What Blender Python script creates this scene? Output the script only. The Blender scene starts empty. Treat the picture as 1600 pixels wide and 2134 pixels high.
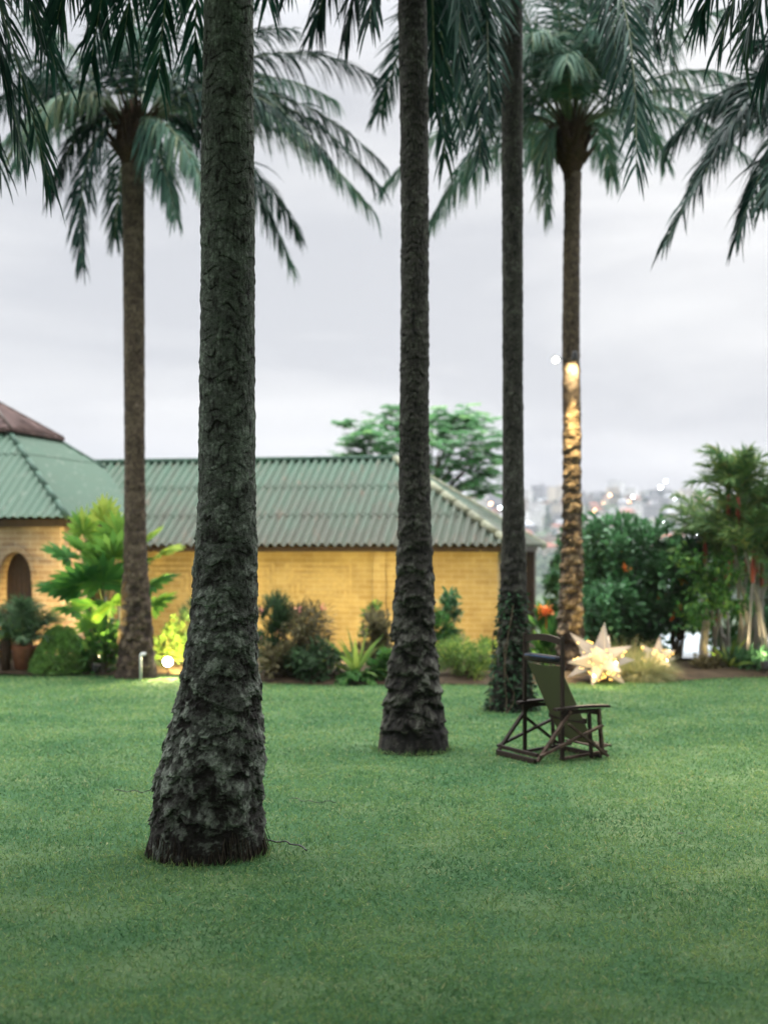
import bpy, math, random
import numpy as np
from mathutils import Vector
R = math.radians
C = bpy.context.scene.collection
S = bpy.context.scene
rng = np.random.default_rng(7)
random.seed(7)

# ------------------------------------------------------------------ camera
CAMH = 2.2; FPX = 3000.0; HOR = 1140.0          # photo pixels (1600 x 2134)
cam = bpy.data.cameras.new('camera'); cam_o = bpy.data.objects.new('camera', cam); C.objects.link(cam_o)
cam.sensor_fit = 'VERTICAL'; cam.lens = 80.0
cam.sensor_height = 80.0 / FPX * 2134; cam.sensor_width = 80.0 / FPX * 1600
cam.shift_y = (HOR - 1067.0) / 2134
cam_o.location = (0, 0, CAMH); cam_o.rotation_euler = (R(90), 0, 0)
cam.clip_start = .1; cam.clip_end = 5000
cam.dof.use_dof = True; cam.dof.focus_distance = 10.15; cam.dof.aperture_fstop = 2.0
S.camera = cam_o

# ------------------------------------------------------------------ world, sun, exposure
SUN_EL, SUN_ROT = R(42), R(28)
w = bpy.data.worlds.new('World'); S.world = w; w.use_nodes = True
nt = w.node_tree; nd = nt.nodes; lk = nt.links; nd.clear()
wout = nd.new('ShaderNodeOutputWorld'); bg = nd.new('ShaderNodeBackground'); bg.inputs[1].default_value = .1
lk.new(bg.outputs[0], wout.inputs[0])
sky = nd.new('ShaderNodeTexSky'); sky.sky_type = 'NISHITA'; sky.sun_disc = False
sky.sun_elevation = SUN_EL; sky.sun_rotation = SUN_ROT; sky.air_density = 1.2; sky.dust_density = 3
tc = nd.new('ShaderNodeTexCoord')
sep = nd.new('ShaderNodeSeparateXYZ'); lk.new(tc.outputs['Generated'], sep.inputs[0])
mp = nd.new('ShaderNodeMapping'); mp.inputs['Scale'].default_value = (2.6, 2.6, 13.0); mp.inputs['Location'].default_value = (.4, .2, .35)
lk.new(tc.outputs['Generated'], mp.inputs[0])
nz = nd.new('ShaderNodeTexNoise'); nz.inputs['Scale'].default_value = 1.0; nz.inputs['Detail'].default_value = 5
nz.inputs['Roughness'].default_value = .5; nz.inputs['Distortion'].default_value = .3
lk.new(mp.outputs[0], nz.inputs[0])
cr = nd.new('ShaderNodeValToRGB'); lk.new(nz.outputs[0], cr.inputs[0])
cr.color_ramp.elements[0].position = .38; cr.color_ramp.elements[0].color = (.60, .612, .645, 1)
cr.color_ramp.elements[1].position = .65; cr.color_ramp.elements[1].color = (.87, .87, .872, 1)
# overcast: the zenith is brighter than the horizon
mr = nd.new('ShaderNodeMapRange'); mr.interpolation_type = 'SMOOTHSTEP'
mr.inputs[1].default_value = .30; mr.inputs[2].default_value = 1.0
mr.inputs[3].default_value = 9.0; mr.inputs[4].default_value = 105.0
lk.new(sep.outputs[2], mr.inputs[0])
# the cloud is thinner, so brighter, high up ahead than behind the photographer
my = nd.new('ShaderNodeMapRange'); my.interpolation_type = 'SMOOTHSTEP'; lk.new(sep.outputs[1], my.inputs[0])
my.inputs[1].default_value = -.7; my.inputs[2].default_value = .75; my.inputs[3].default_value = .48; my.inputs[4].default_value = 1.5
hi = nd.new('ShaderNodeMapRange'); hi.inputs[1].default_value = .30; hi.inputs[2].default_value = .5; lk.new(sep.outputs[2], hi.inputs[0])
mf = nd.new('ShaderNodeMix'); lk.new(hi.outputs[0], mf.inputs[0]); mf.inputs[2].default_value = 1.0; lk.new(my.outputs[0], mf.inputs[3])
mm = nd.new('ShaderNodeMath'); mm.operation = 'MULTIPLY'; lk.new(mr.outputs[0], mm.inputs[0]); lk.new(mf.outputs[0], mm.inputs[1])
vm = nd.new('ShaderNodeVectorMath'); vm.operation = 'SCALE'
lk.new(cr.outputs[0], vm.inputs[0]); lk.new(mm.outputs[0], vm.inputs['Scale'])
mx = nd.new('ShaderNodeMix'); mx.data_type = 'RGBA'; mx.inputs[0].default_value = .93
lk.new(sky.outputs[0], mx.inputs[6]); lk.new(vm.outputs[0], mx.inputs[7])
lk.new(mx.outputs[2], bg.inputs[0])

sun = bpy.data.lights.new('sun', 'SUN'); sun.energy = .5; sun.angle = R(25); sun.color = (1, .97, .93)
sun_o = bpy.data.objects.new('sun', sun); C.objects.link(sun_o)
sun_o.rotation_euler = (R(90) - SUN_EL, 0, R(180) - SUN_ROT)
S.view_settings.view_transform = 'Standard'; S.view_settings.look = 'None'
S.view_settings.exposure = 0.3; S.view_settings.gamma = 1
S.cycles.max_bounces = 6; S.cycles.diffuse_bounces = 3; S.cycles.glossy_bounces = 3
S.cycles.transmission_bounces = 4; S.cycles.transparent_max_bounces = 8
S.cycles.use_denoising = True; S.cycles.sample_clamp_indirect = 4.0
S.cycles.caustics_reflective = False; S.cycles.caustics_refractive = False

# ------------------------------------------------------------------ helpers
def at(px, py, Y):
    return np.array([(px - 800) / FPX * Y, Y, CAMH - (py - HOR) / FPX * Y])
def gy(py): return CAMH * FPX / (py - HOR)              # distance of a ground point seen at py
def nrm(a):
    a = np.asarray(a, float); n = np.linalg.norm(a, axis=-1, keepdims=True); return a / np.maximum(n, 1e-9)
UP = np.array([0, 0, 1.0])

class MB:
    def __init__(s): s.V = []; s.F = []; s.M = []; s.T = []; s.n = 0
    def add(s, V, F, mi=0, tone=None):
        V = np.asarray(V, float).reshape(-1, 3)
        if not isinstance(F, (list, tuple)): F = [F]
        for f in F:
            f = np.asarray(f, int); s.F.append(f + s.n); s.M.append(mi)
        s.V.append(V); s.T.append(np.full(len(V), .5) if tone is None else np.broadcast_to(np.asarray(tone, float), (len(V),)))
        s.n += len(V); return s
    def box(s, c, size, ax=None, mi=0):
        c = np.asarray(c, float); h = np.asarray(size, float) / 2
        A = np.eye(3) if ax is None else np.asarray(ax)
        q = np.array([[x, y, z] for x in (-1, 1) for y in (-1, 1) for z in (-1, 1)]) * h
        F = np.array([[0, 1, 3, 2], [4, 6, 7, 5], [0, 4, 5, 1], [2, 3, 7, 6], [0, 2, 6, 4], [1, 5, 7, 3]])
        return s.add(q @ A + c, F, mi)
    def beam(s, a, b, wd, ht, up=UP, mi=0):
        a = np.asarray(a, float); b = np.asarray(b, float); d = b - a; L = np.linalg.norm(d); d = d / L
        x = np.cross(d, up); x = nrm(x); z = np.cross(x, d)
        return s.box((a + b) / 2, (L, wd, ht), np.array([d, x, z]), mi)
    def tube(s, P, r, n=8, mi=0, cap=True, tone=None):
        P = np.asarray(P, float); k = len(P); r = np.broadcast_to(np.asarray(r, float), (k,))
        t = nrm(np.gradient(P, axis=0)); ref = np.array([0.13, .97, .2]) if abs(t[0][2]) > .8 else UP
        x = nrm(np.cross(t, ref)); y = np.cross(t, x)
        a = np.arange(n) * 2 * math.pi / n
        V = P[:, None] + r[:, None, None] * (x[:, None] * np.cos(a)[None, :, None] + y[:, None] * np.sin(a)[None, :, None])
        V = V.reshape(-1, 3); i = np.arange(k - 1)[:, None] * n; j = np.arange(n)[None]; j2 = (j + 1) % n
        F = np.stack([i + j, i + j2, i + n + j2, i + n + j], -1).reshape(-1, 4); Fs = [F]
        if cap: Fs += [np.array([list(range(n))[::-1]]), np.array([[(k - 1) * n + q for q in range(n)]])]
        return s.add(V, Fs, mi, tone)
    def lathe(s, prof, c=(0, 0, 0), n=24, mi=0):
        prof = np.asarray(prof, float); P = np.zeros((len(prof), 3)); P[:, 2] = prof[:, 1]; k = len(prof)
        a = np.arange(n) * 2 * math.pi / n
        V = np.stack([prof[:, 0:1] * np.cos(a), prof[:, 0:1] * np.sin(a), np.repeat(prof[:, 1:2], n, 1)], -1).reshape(-1, 3) + np.asarray(c)
        i = np.arange(k - 1)[:, None] * n; j = np.arange(n)[None]; j2 = (j + 1) % n
        F = np.stack([i + j, i + j2, i + n + j2, i + n + j], -1).reshape(-1, 4)
        return s.add(V, [F], mi)
    def ball(s, c, r, n=8, mi=0, sc=(1, 1, 1)):
        th = np.linspace(0.02, math.pi - .02, n); pr = np.stack([r * np.sin(th), r * np.cos(th)], 1)[::-1]
        m = MB().lathe(pr, n=n * 2 - 2); return s.add(m.V[0] * np.asarray(sc) + np.asarray(c), m.F, mi)
    def build(s, name, mats, parent=None, smooth=False):
        me = bpy.data.meshes.new(name)
        V = np.concatenate(s.V); me.vertices.add(len(V)); me.vertices.foreach_set('co', V.astype(np.float32).ravel())
        lt = np.concatenate([np.full(len(f), f.shape[1]) for f in s.F]); li = np.concatenate([f.ravel() for f in s.F])
        me.loops.add(len(li)); me.loops.foreach_set('vertex_index', li.astype(np.int32))
        me.polygons.add(len(lt)); st = np.concatenate([[0], np.cumsum(lt)[:-1]])
        me.polygons.foreach_set('loop_start', st.astype(np.int32))
        mi = np.concatenate([np.full(len(f), m) for f, m in zip(s.F, s.M)])
        me.polygons.foreach_set('material_index', mi.astype(np.int32))
        me.polygons.foreach_set('use_smooth', np.full(len(lt), smooth))
        at_ = me.attributes.new('tone', 'FLOAT', 'POINT'); at_.data.foreach_set('value', np.concatenate(s.T).astype(np.float32))
        me.update(); me.validate()
        for m in (mats if isinstance(mats, (list, tuple)) else [mats]): me.materials.append(m)
        o = bpy.data.objects.new(name, me); C.objects.link(o)
        if parent is not None: o.parent = parent
        return o

def tag(o, label=None, cat=None, group=None, kind=None):
    if label: o['label'] = label
    if cat: o['category'] = cat
    if group: o['group'] = group
    if kind: o['kind'] = kind
    return o
def thing(name, label, cat, loc=(0, 0, 0), rz=0.0, group=None):
    o = bpy.data.objects.new(name, None); C.objects.link(o); o.location = tuple(float(v) for v in loc)
    o.rotation_euler = (0, 0, rz); o.empty_display_size = .2
    return tag(o, label, cat, group)

def pnoise(P, seed=0):
    """3-D gradient noise, vectorised, about -1..1"""
    P = np.asarray(P, float); I = np.floor(P).astype(np.int64); f = P - I; u = f * f * f * (f * (f * 6 - 15) + 10)
    out = 0
    for dx in (0, 1):
        for dy in (0, 1):
            for dz in (0, 1):
                h = ((I[..., 0] + dx) * 374761393 + (I[..., 1] + dy) * 668265263 + (I[..., 2] + dz) * 2147483647 + seed * 1274126177) & 0xffffffff
                h = ((h ^ (h >> 13)) * 1274126177) & 0xffffffff; h = h ^ (h >> 16)
                g = np.stack([(h & 255) / 127.5 - 1, ((h >> 8) & 255) / 127.5 - 1, ((h >> 16) & 255) / 127.5 - 1], -1)
                d = f - np.array([dx, dy, dz])
                wt = (u[..., 0] if dx else 1 - u[..., 0]) * (u[..., 1] if dy else 1 - u[..., 1]) * (u[..., 2] if dz else 1 - u[..., 2])
                out = out + wt * (g * d).sum(-1)
    return out * 1.3
def fbm(P, o=4, seed=0, g=.5):
    a = 1.0; r = 0
    for i in range(o): r = r + a * pnoise(P * 2.0 ** i, seed + i * 17); a *= g
    return r
def sstep(x, a, b):
    t = np.clip((x - a) / (b - a), 0, 1); return t * t * (3 - 2 * t)

def strips(mb, B, D, L, Wd, g, prof, Sd=None, mi=0, tone=None, curl=None):
    """leaf strips: from B along D, bending down by g, widths Wd*prof"""
    B = np.asarray(B, float); n = len(B); k = len(prof)
    D = nrm(np.broadcast_to(D, (n, 3))); L = np.broadcast_to(L, (n,)).astype(float); Wd = np.broadcast_to(Wd, (n,)); g = np.broadcast_to(g, (n,))
    if Sd is None: Sd = nrm(np.cross(D, UP + rng.normal(0, .35, (n, 3))))
    P = B.copy(); d = D.copy(); V = np.empty((n, k, 2, 3))
    for i in range(k):
        V[:, i, 0] = P - Sd * (Wd * prof[i] / 2)[:, None]; V[:, i, 1] = P + Sd * (Wd * prof[i] / 2)[:, None]
        d = nrm(d - UP * (g / (k - 1))[:, None]); P = P + d * (L / (k - 1))[:, None]
    b = (np.arange(n) * k * 2)[:, None] + (np.arange(k - 1) * 2)[None]
    F = np.stack([b, b + 1, b + 3, b + 2], -1).reshape(-1, 4)
    t = rng.random(n) if tone is None else np.broadcast_to(tone, (n,))
    mb.add(V.reshape(-1, 3), F, mi, np.repeat(t, k * 2)); return mb

# ------------------------------------------------------------------ materials
def newmat(name):
    m = bpy.data.materials.new(name); m.use_nodes = True; n = m.node_tree.nodes; n.clear()
    o = n.new('ShaderNodeOutputMaterial'); b = n.new('ShaderNodeBsdfPrincipled'); m.node_tree.links.new(b.outputs[0], o.inputs[0])
    return m, n, m.node_tree.links, b, o
def plain(name, col, rough=.6, spec=.4, var=.25, scale=8, bump=0.0, metal=0.0, stretch=None):
    m, n, l, b, o = newmat(name)
    tcn = n.new('ShaderNodeTexCoord'); nz = n.new('ShaderNodeTexNoise'); nz.inputs['Scale'].default_value = scale; nz.inputs['Detail'].default_value = 6
    if stretch:
        mpn = n.new('ShaderNodeMapping'); mpn.inputs['Scale'].default_value = stretch; l.new(tcn.outputs['Object'], mpn.inputs[0]); l.new(mpn.outputs[0], nz.inputs[0])
    else: l.new(tcn.outputs['Object'], nz.inputs[0])
    r = n.new('ShaderNodeValToRGB'); l.new(nz.outputs[0], r.inputs[0])
    r.color_ramp.elements[0].position = .3; r.color_ramp.elements[1].position = .72
    r.color_ramp.elements[0].color = tuple(c * (1 - var) for c in col) + (1,); r.color_ramp.elements[1].color = tuple(min(1, c * (1 + var)) for c in col) + (1,)
    l.new(r.outputs[0], b.inputs['Base Color']); b.inputs['Roughness'].default_value = rough
    b.inputs['Specular IOR Level'].default_value = spec; b.inputs['Metallic'].default_value = metal
    if bump:
        bp = n.new('ShaderNodeBump'); bp.inputs['Strength'].default_value = bump; bp.inputs['Distance'].default_value = .02
        l.new(nz.outputs[0], bp.inputs['Height']); l.new(bp.outputs[0], b.inputs['Normal'])
    return m
def leafmat(name, cols, trans=.25, rough=.6, spec=.08):
    """cols: dark..light list picked per leaf by the attribute 'tone'"""
    m, n, l, b, o = newmat(name)
    a = n.new('ShaderNodeAttribute'); a.attribute_name = 'tone'
    r = n.new('ShaderNodeValToRGB'); l.new(a.outputs['Fac'], r.inputs[0]); e = r.color_ramp.elements
    for i, c in enumerate(cols):
        p = i / (len(cols) - 1)
        q = e[0] if i == 0 else (e[len(e) - 1] if i == len(cols) - 1 else e.new(p)); q.position = p; q.color = tuple(c) + (1,)
    l.new(r.outputs[0], b.inputs['Base Color']); b.inputs['Roughness'].default_value = rough; b.inputs['Specular IOR Level'].default_value = spec
    t = n.new('ShaderNodeBsdfTranslucent'); l.new(r.outputs[0], t.inputs[0])
    mxs = n.new('ShaderNodeMixShader'); mxs.inputs[0].default_value = trans
    l.new(b.outputs[0], mxs.inputs[1]); l.new(t.outputs[0], mxs.inputs[2]); l.new(mxs.outputs[0], o.inputs[0])
    return m
def emit(name, col, st):
    m, n, l, b, o = newmat(name); b.inputs['Base Color'].default_value = tuple(col) + (1,)
    b.inputs['Emission Color'].default_value = tuple(col) + (1,); b.inputs['Emission Strength'].default_value = st; return m
def barkmat(name, dark, mid, light, scale=1.0):
    m, n, l, b, o = newmat(name)
    a = n.new('ShaderNodeAttribute'); a.attribute_name = 'tone'
    tcn = n.new('ShaderNodeTexCoord'); nz = n.new('ShaderNodeTexNoise'); nz.inputs['Scale'].default_value = 42 * scale; nz.inputs['Detail'].default_value = 9; nz.inputs['Roughness'].default_value = .65
    l.new(tcn.outputs['Object'], nz.inputs[0])
    ad = n.new('ShaderNodeMath'); ad.operation = 'MULTIPLY_ADD'; l.new(nz.outputs[0], ad.inputs[0]); ad.inputs[1].default_value = .9; ad.inputs[2].default_value = -.45
    ad2 = n.new('ShaderNodeMath'); ad2.operation = 'ADD'; l.new(ad.outputs[0], ad2.inputs[0]); l.new(a.outputs['Fac'], ad2.inputs[1])
    r = n.new('ShaderNodeValToRGB'); l.new(ad2.outputs[0], r.inputs[0]); e = r.color_ramp.elements
    e[0].position = .1; e[0].color = dark + (1,); e[1].position = .9; e[1].color = light + (1,); q = e.new(.5); q.color = mid + (1,)
    l.new(r.outputs[0], b.inputs['Base Color']); b.inputs['Roughness'].default_value = .85; b.inputs['Specular IOR Level'].default_value = .2
    n2 = n.new('ShaderNodeTexNoise'); n2.inputs['Scale'].default_value = 90 * scale; n2.inputs['Detail'].default_value = 5; l.new(tcn.outputs['Object'], n2.inputs[0])
    bp = n.new('ShaderNodeBump'); bp.inputs['Strength'].default_value = .9; bp.inputs['Distance'].default_value = .008
    l.new(n2.outputs[0], bp.inputs['Height']); l.new(bp.outputs[0], b.inputs['Normal'])
    return m
def brickmat(name, c1, c2, mortar, bw=.30, bh=.105, rel=.5):
    m, n, l, b, o = newmat(name)
    tcn = n.new('ShaderNodeTexCoord'); sp = n.new('ShaderNodeSeparateXYZ'); l.new(tcn.outputs['Object'], sp.inputs[0])
    ad = n.new('ShaderNodeMath'); ad.operation = 'ADD'; l.new(sp.outputs[0], ad.inputs[0]); l.new(sp.outputs[1], ad.inputs[1])
    cb = n.new('ShaderNodeCombineXYZ'); l.new(ad.outputs[0], cb.inputs[0]); l.new(sp.outputs[2], cb.inputs[1])
    nz = n.new('ShaderNodeTexNoise'); nz.inputs['Scale'].default_value = 9; l.new(cb.outputs[0], nz.inputs[0])
    vs = n.new('ShaderNodeVectorMath'); vs.operation = 'MULTIPLY_ADD'; l.new(nz.outputs['Color'], vs.inputs[0]); vs.inputs[1].default_value = (.012, .012, 0); l.new(cb.outputs[0], vs.inputs[2])
    bk = n.new('ShaderNodeTexBrick'); l.new(vs.outputs[0], bk.inputs[0])
    bk.inputs['Color1'].default_value = c1 + (1,); bk.inputs['Color2'].default_value = c2 + (1,); bk.inputs['Mortar'].default_value = mortar + (1,)
    bk.inputs['Scale'].default_value = 1; bk.inputs['Brick Width'].default_value = bw; bk.inputs['Row Height'].default_value = bh
    bk.inputs['Mortar Size'].default_value = .009; bk.inputs['Mortar Smooth'].default_value = .3; bk.inputs['Bias'].default_value = 0
    n2 = n.new('ShaderNodeTexNoise'); n2.inputs['Scale'].default_value = 1.6; n2.inputs['Detail'].default_value = 6; l.new(tcn.outputs['Object'], n2.inputs[0])
    r = n.new('ShaderNodeValToRGB'); l.new(n2.outputs[0], r.inputs[0]); r.color_ramp.elements[0].position = .3; r.color_ramp.elements[0].color = (.6, .56, .52, 1)
    r.color_ramp.elements[1].position = .6; r.color_ramp.elements[1].color = (1, 1, 1, 1)
    mxn = n.new('ShaderNodeMix'); mxn.data_type = 'RGBA'; mxn.blend_type = 'MULTIPLY'; mxn.inputs[0].default_value = .8
    l.new(bk.outputs[0], mxn.inputs[6]); l.new(r.outputs[0], mxn.inputs[7]); l.new(mxn.outputs[2], b.inputs['Base Color'])
    b.inputs['Roughness'].default_value = .85; b.inputs['Specular IOR Level'].default_value = .2
    bp = n.new('ShaderNodeBump'); bp.inputs['Strength'].default_value = rel; bp.inputs['Distance'].default_value = .01; bp.invert = True
    l.new(bk.outputs['Fac'], bp.inputs['Height']); l.new(bp.outputs[0], b.inputs['Normal'])
    return m
def roofmat(name, base, dirt, rust, amt):
    m, n, l, b, o = newmat(name)
    tcn = n.new('ShaderNodeTexCoord')
    def nzr(scale, p0, p1, stretch=(1, 1, 1), det=6):
        mpn = n.new('ShaderNodeMapping'); mpn.inputs['Scale'].default_value = stretch; l.new(tcn.outputs['Object'], mpn.inputs[0])
        z = n.new('ShaderNodeTexNoise'); z.inputs['Scale'].default_value = scale; z.inputs['Detail'].default_value = det; l.new(mpn.outputs[0], z.inputs[0])
        q = n.new('ShaderNodeMapRange'); q.inputs[1].default_value = p0; q.inputs[2].default_value = p1; l.new(z.outputs[0], q.inputs[0]); return q
    def mixc(f, a, bb):
        x = n.new('ShaderNodeMix'); x.data_type = 'RGBA'; l.new(f, x.inputs[0])
        for v, s_ in ((a, 6), (bb, 7)):
            if isinstance(v, tuple): x.inputs[s_].default_value = v + (1,)
            else: l.new(v, x.inputs[s_])
        return x.outputs[2]
    # weathering that grows towards the eaves: dirt collects on the lower sheets
    sp = n.new('ShaderNodeSeparateXYZ'); l.new(tcn.outputs['Object'], sp.inputs[0])
    hz_ = n.new('ShaderNodeMapRange'); hz_.inputs[1].default_value = 2.2; hz_.inputs[2].default_value = 4.0; hz_.inputs[3].default_value = amt; hz_.inputs[4].default_value = 0; l.new(sp.outputs[2], hz_.inputs[0])
    a = nzr(2.2, .25, .75, (2.5, .6, .6)); ad = n.new('ShaderNodeMath'); ad.operation = 'MULTIPLY'; l.new(a.outputs[0], ad.inputs[0]); ad.inputs[1].default_value = .7
    ad2 = n.new('ShaderNodeMath'); ad2.operation = 'ADD'; ad2.use_clamp = True; l.new(ad.outputs[0], ad2.inputs[0]); l.new(hz_.outputs[0], ad2.inputs[1])
    c1 = mixc(ad2.outputs[0], base, dirt)
    rr = nzr(3.3, .58, .78, (3, .8, .8)); c2 = mixc(rr.outputs[0], c1, rust)
    l.new(c2, b.inputs['Base Color']); b.inputs['Roughness'].default_value = .7; b.inputs['Specular IOR Level'].default_value = .3
    return m

MAT = {}
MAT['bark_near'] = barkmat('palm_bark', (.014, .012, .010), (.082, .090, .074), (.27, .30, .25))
MAT['bark_dark'] = barkmat('dark_palm_bark', (.008, .007, .006), (.036, .034, .027), (.13, .135, .11))
MAT['bark_brown'] = barkmat('brown_palm_bark', (.022, .015, .010), (.085, .062, .042), (.23, .185, .135))
MAT['frond'] = leafmat('palm_leaf', [(.004, .019, .014), (.008, .035, .025), (.016, .055, .037), (.042, .076, .040)], .12, .5, .12)
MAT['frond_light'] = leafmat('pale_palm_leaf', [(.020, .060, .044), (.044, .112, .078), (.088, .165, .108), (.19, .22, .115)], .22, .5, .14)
MAT['rachis'] = plain('palm_midrib', (.10, .13, .06), .5)
MAT['fibre'] = plain('palm_fibre', (.045, .028, .016), .9, .1, .5, 30, .4)
MAT['dead'] = leafmat('dead_frond', [(.06, .05, .04), (.12, .10, .075), (.2, .16, .11)], .1, .8, .1)
MAT['grass'] = leafmat('lawn_blade', [(.026, .078, .033), (.066, .16, .062), (.138, .24, .086), (.225, .31, .105), (.38, .37, .20)], .4, .8, .03)
MAT['brick'] = brickmat('yellow_brick', (.50, .385, .175), (.41, .30, .125), (.56, .46, .26))
MAT['brick_pale'] = brickmat('pale_brick', (.40, .29, .19), (.32, .22, .14), (.52, .43, .32))
MAT['roof_green'] = roofmat('green_roof_sheet', (.056, .122, .080), (.066, .074, .052), (.13, .095, .065), .66)
MAT['roof_green2'] = roofmat('clean_green_roof_sheet', (.052, .105, .070), (.06, .1, .066), (.13, .165, .125), .1)
MAT['ridge'] = plain('ridge_tile', (.17, .175, .115), .8, .2, .35, 5)
MAT['ridge_green'] = plain('green_ridge_tile', (.034, .07, .048), .8, .2, .3, 5)
MAT['lantern_roof'] = plain('pink_metal_sheet', (.075, .05, .045), .85, .08, .5, 4)
MAT['dark_wood'] = plain('dark_wood', (.05, .032, .022), .6, .3, .45, 14, .2, stretch=(6, 6, 1))
MAT['white_paint'] = plain('white_paint', (.75, .76, .74), .6, .3, .08)
MAT['soil'] = plain('bed_soil', (.05, .036, .022), .95, .1, .5, 6, .5)

# ------------------------------------------------------------------ terrain
def hz(x, y):
    x = np.asarray(x, float); y = np.asarray(y, float)
    d = np.hypot(x * .9, y)
    z = -24 * sstep(y, 40, 120)
    crest = 62 + 8 * np.sin(x / 95 + .6) + 6 * np.sin(x / 41 + 2)
    z = z + crest * sstep(y + 25 * np.sin(x / 60), 520, 1330)
    z = z + 3 * np.sin(x / 33) * np.sin(y / 47) * sstep(y, 400, 700)
    z = z - 60 * sstep(y, 1400, 1750)
    return z
xs = np.concatenate([np.linspace(-900, -60, 40), np.linspace(-50, 50, 41), np.linspace(60, 900, 40)])
ys = np.concatenate([np.linspace(-60, 38, 30), np.linspace(42, 200, 30), np.linspace(220, 1750, 90)])
gx, gyy = np.meshgrid(xs, ys); gz = hz(gx, gyy) - .06
mb = MB(); nx = len(xs); i = np.arange(len(ys) - 1)[:, None] * nx; j = np.arange(nx - 1)[None]
mb.add(np.stack([gx, gyy, gz], -1).reshape(-1, 3), np.stack([i + j, i + j + 1, i + nx + j + 1, i + nx + j], -1).reshape(-1, 4))
MAT['terrain'] = plain('scrubby_ground', (.06, .085, .045), .95, .1, .5, .03)
tag(mb.build('terrain', MAT['terrain'], smooth=True), 'green ground falling away to the city hill', kind='structure')

# lawn sheet and bed
def lawn_edge(x):          # far edge of the lawn (distance)
    return 23.9 + .55 * np.sin(x * .55 + 2.2) + .25 * np.sin(x * 1.7)
def edge_y(x):
    x = np.asarray(x, float); return np.interp(x, [-40, -9, -5, -3.3, -2, -.6, .8, 2.4, 3.6, 5.0, 6.3, 40], [24.9, 24.9, 24.6, 24.5, 23.0, 22.9, 22.9, 22.9, 23.1, 23.6, 24.3, 24.5])
def lz(x, y):              # soft unevenness of the lawn
    return .025 * np.sin(x * .9 + 1) * np.sin(y * .7) + .012 * np.sin(x * 2.3 + y * 1.1) + .008
def lz0(x, y): return lz(x, y) * sstep(np.asarray(y, float), 5, 7)
mb = MB(); lx = np.linspace(-30, 30, 121); fy = np.linspace(0, 1, 100)
gx, gf = np.meshgrid(lx, fy); gyy = -20 + gf * (edge_y(gx) + 20)
mb.add(np.stack([gx, gyy, lz(gx, gyy) * .6], -1).reshape(-1, 3), (lambda i, j, n: np.stack([i + j, i + j + 1, i + n + j + 1, i + n + j], -1).reshape(-1, 4))(np.arange(99)[:, None] * 121, np.arange(120)[None], 121))
m, n, l, b, o = newmat('lawn_turf')
tcn = n.new('ShaderNodeTexCoord')
def _nz(sc, det, p0, p1):
    z = n.new('ShaderNodeTexNoise'); z.inputs['Scale'].default_value = sc; z.inputs['Detail'].default_value = det; l.new(tcn.outputs['Object'], z.inputs[0])
    q = n.new('ShaderNodeMapRange'); q.inputs[1].default_value = p0; q.inputs[2].default_value = p1; l.new(z.outputs[0], q.inputs[0]); return q.outputs[0]
m1 = n.new('ShaderNodeMix'); m1.data_type = 'RGBA'; l.new(_nz(60, 6, .3, .7), m1.inputs[0]); m1.inputs[6].default_value = (.015, .05, .02, 1); m1.inputs[7].default_value = (.05, .12, .045, 1)
m2 = n.new('ShaderNodeMix'); m2.data_type = 'RGBA'; l.new(_nz(1.3, 5, .45, .75), m2.inputs[0]); l.new(m1.outputs[2], m2.inputs[6]); m2.inputs[7].default_value = (.09, .14, .06, 1)
l.new(m2.outputs[2], b.inputs['Base Color']); b.inputs['Roughness'].default_value = .9; b.inputs['Specular IOR Level'].default_value = .1
tag(mb.build('lawn', m, smooth=True), 'mown green lawn in front of the brick house', kind='structure')
mb = MB(); gx, gf = np.meshgrid(lx, np.linspace(0, 1, 30)); gyy = edge_y(gx) - .02 + gf * 10
zz = .02 + .10 * sstep(gf, 0, .06) + .02 * np.sin(gx * 5) * np.sin(gyy * 4) - .14 * sstep(gf, .9, 1)
mb.add(np.stack([gx, gyy, zz], -1).reshape(-1, 3), (lambda i, j, n: np.stack([i + j, i + j + 1, i + n + j + 1, i + n + j], -1).reshape(-1, 4))(np.arange(29)[:, None] * 121, np.arange(120)[None], 121))
tag(mb.build('flower_bed_ground', MAT['soil'], smooth=True), 'brown soil of the planting bed along the house', kind='structure')

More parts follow.
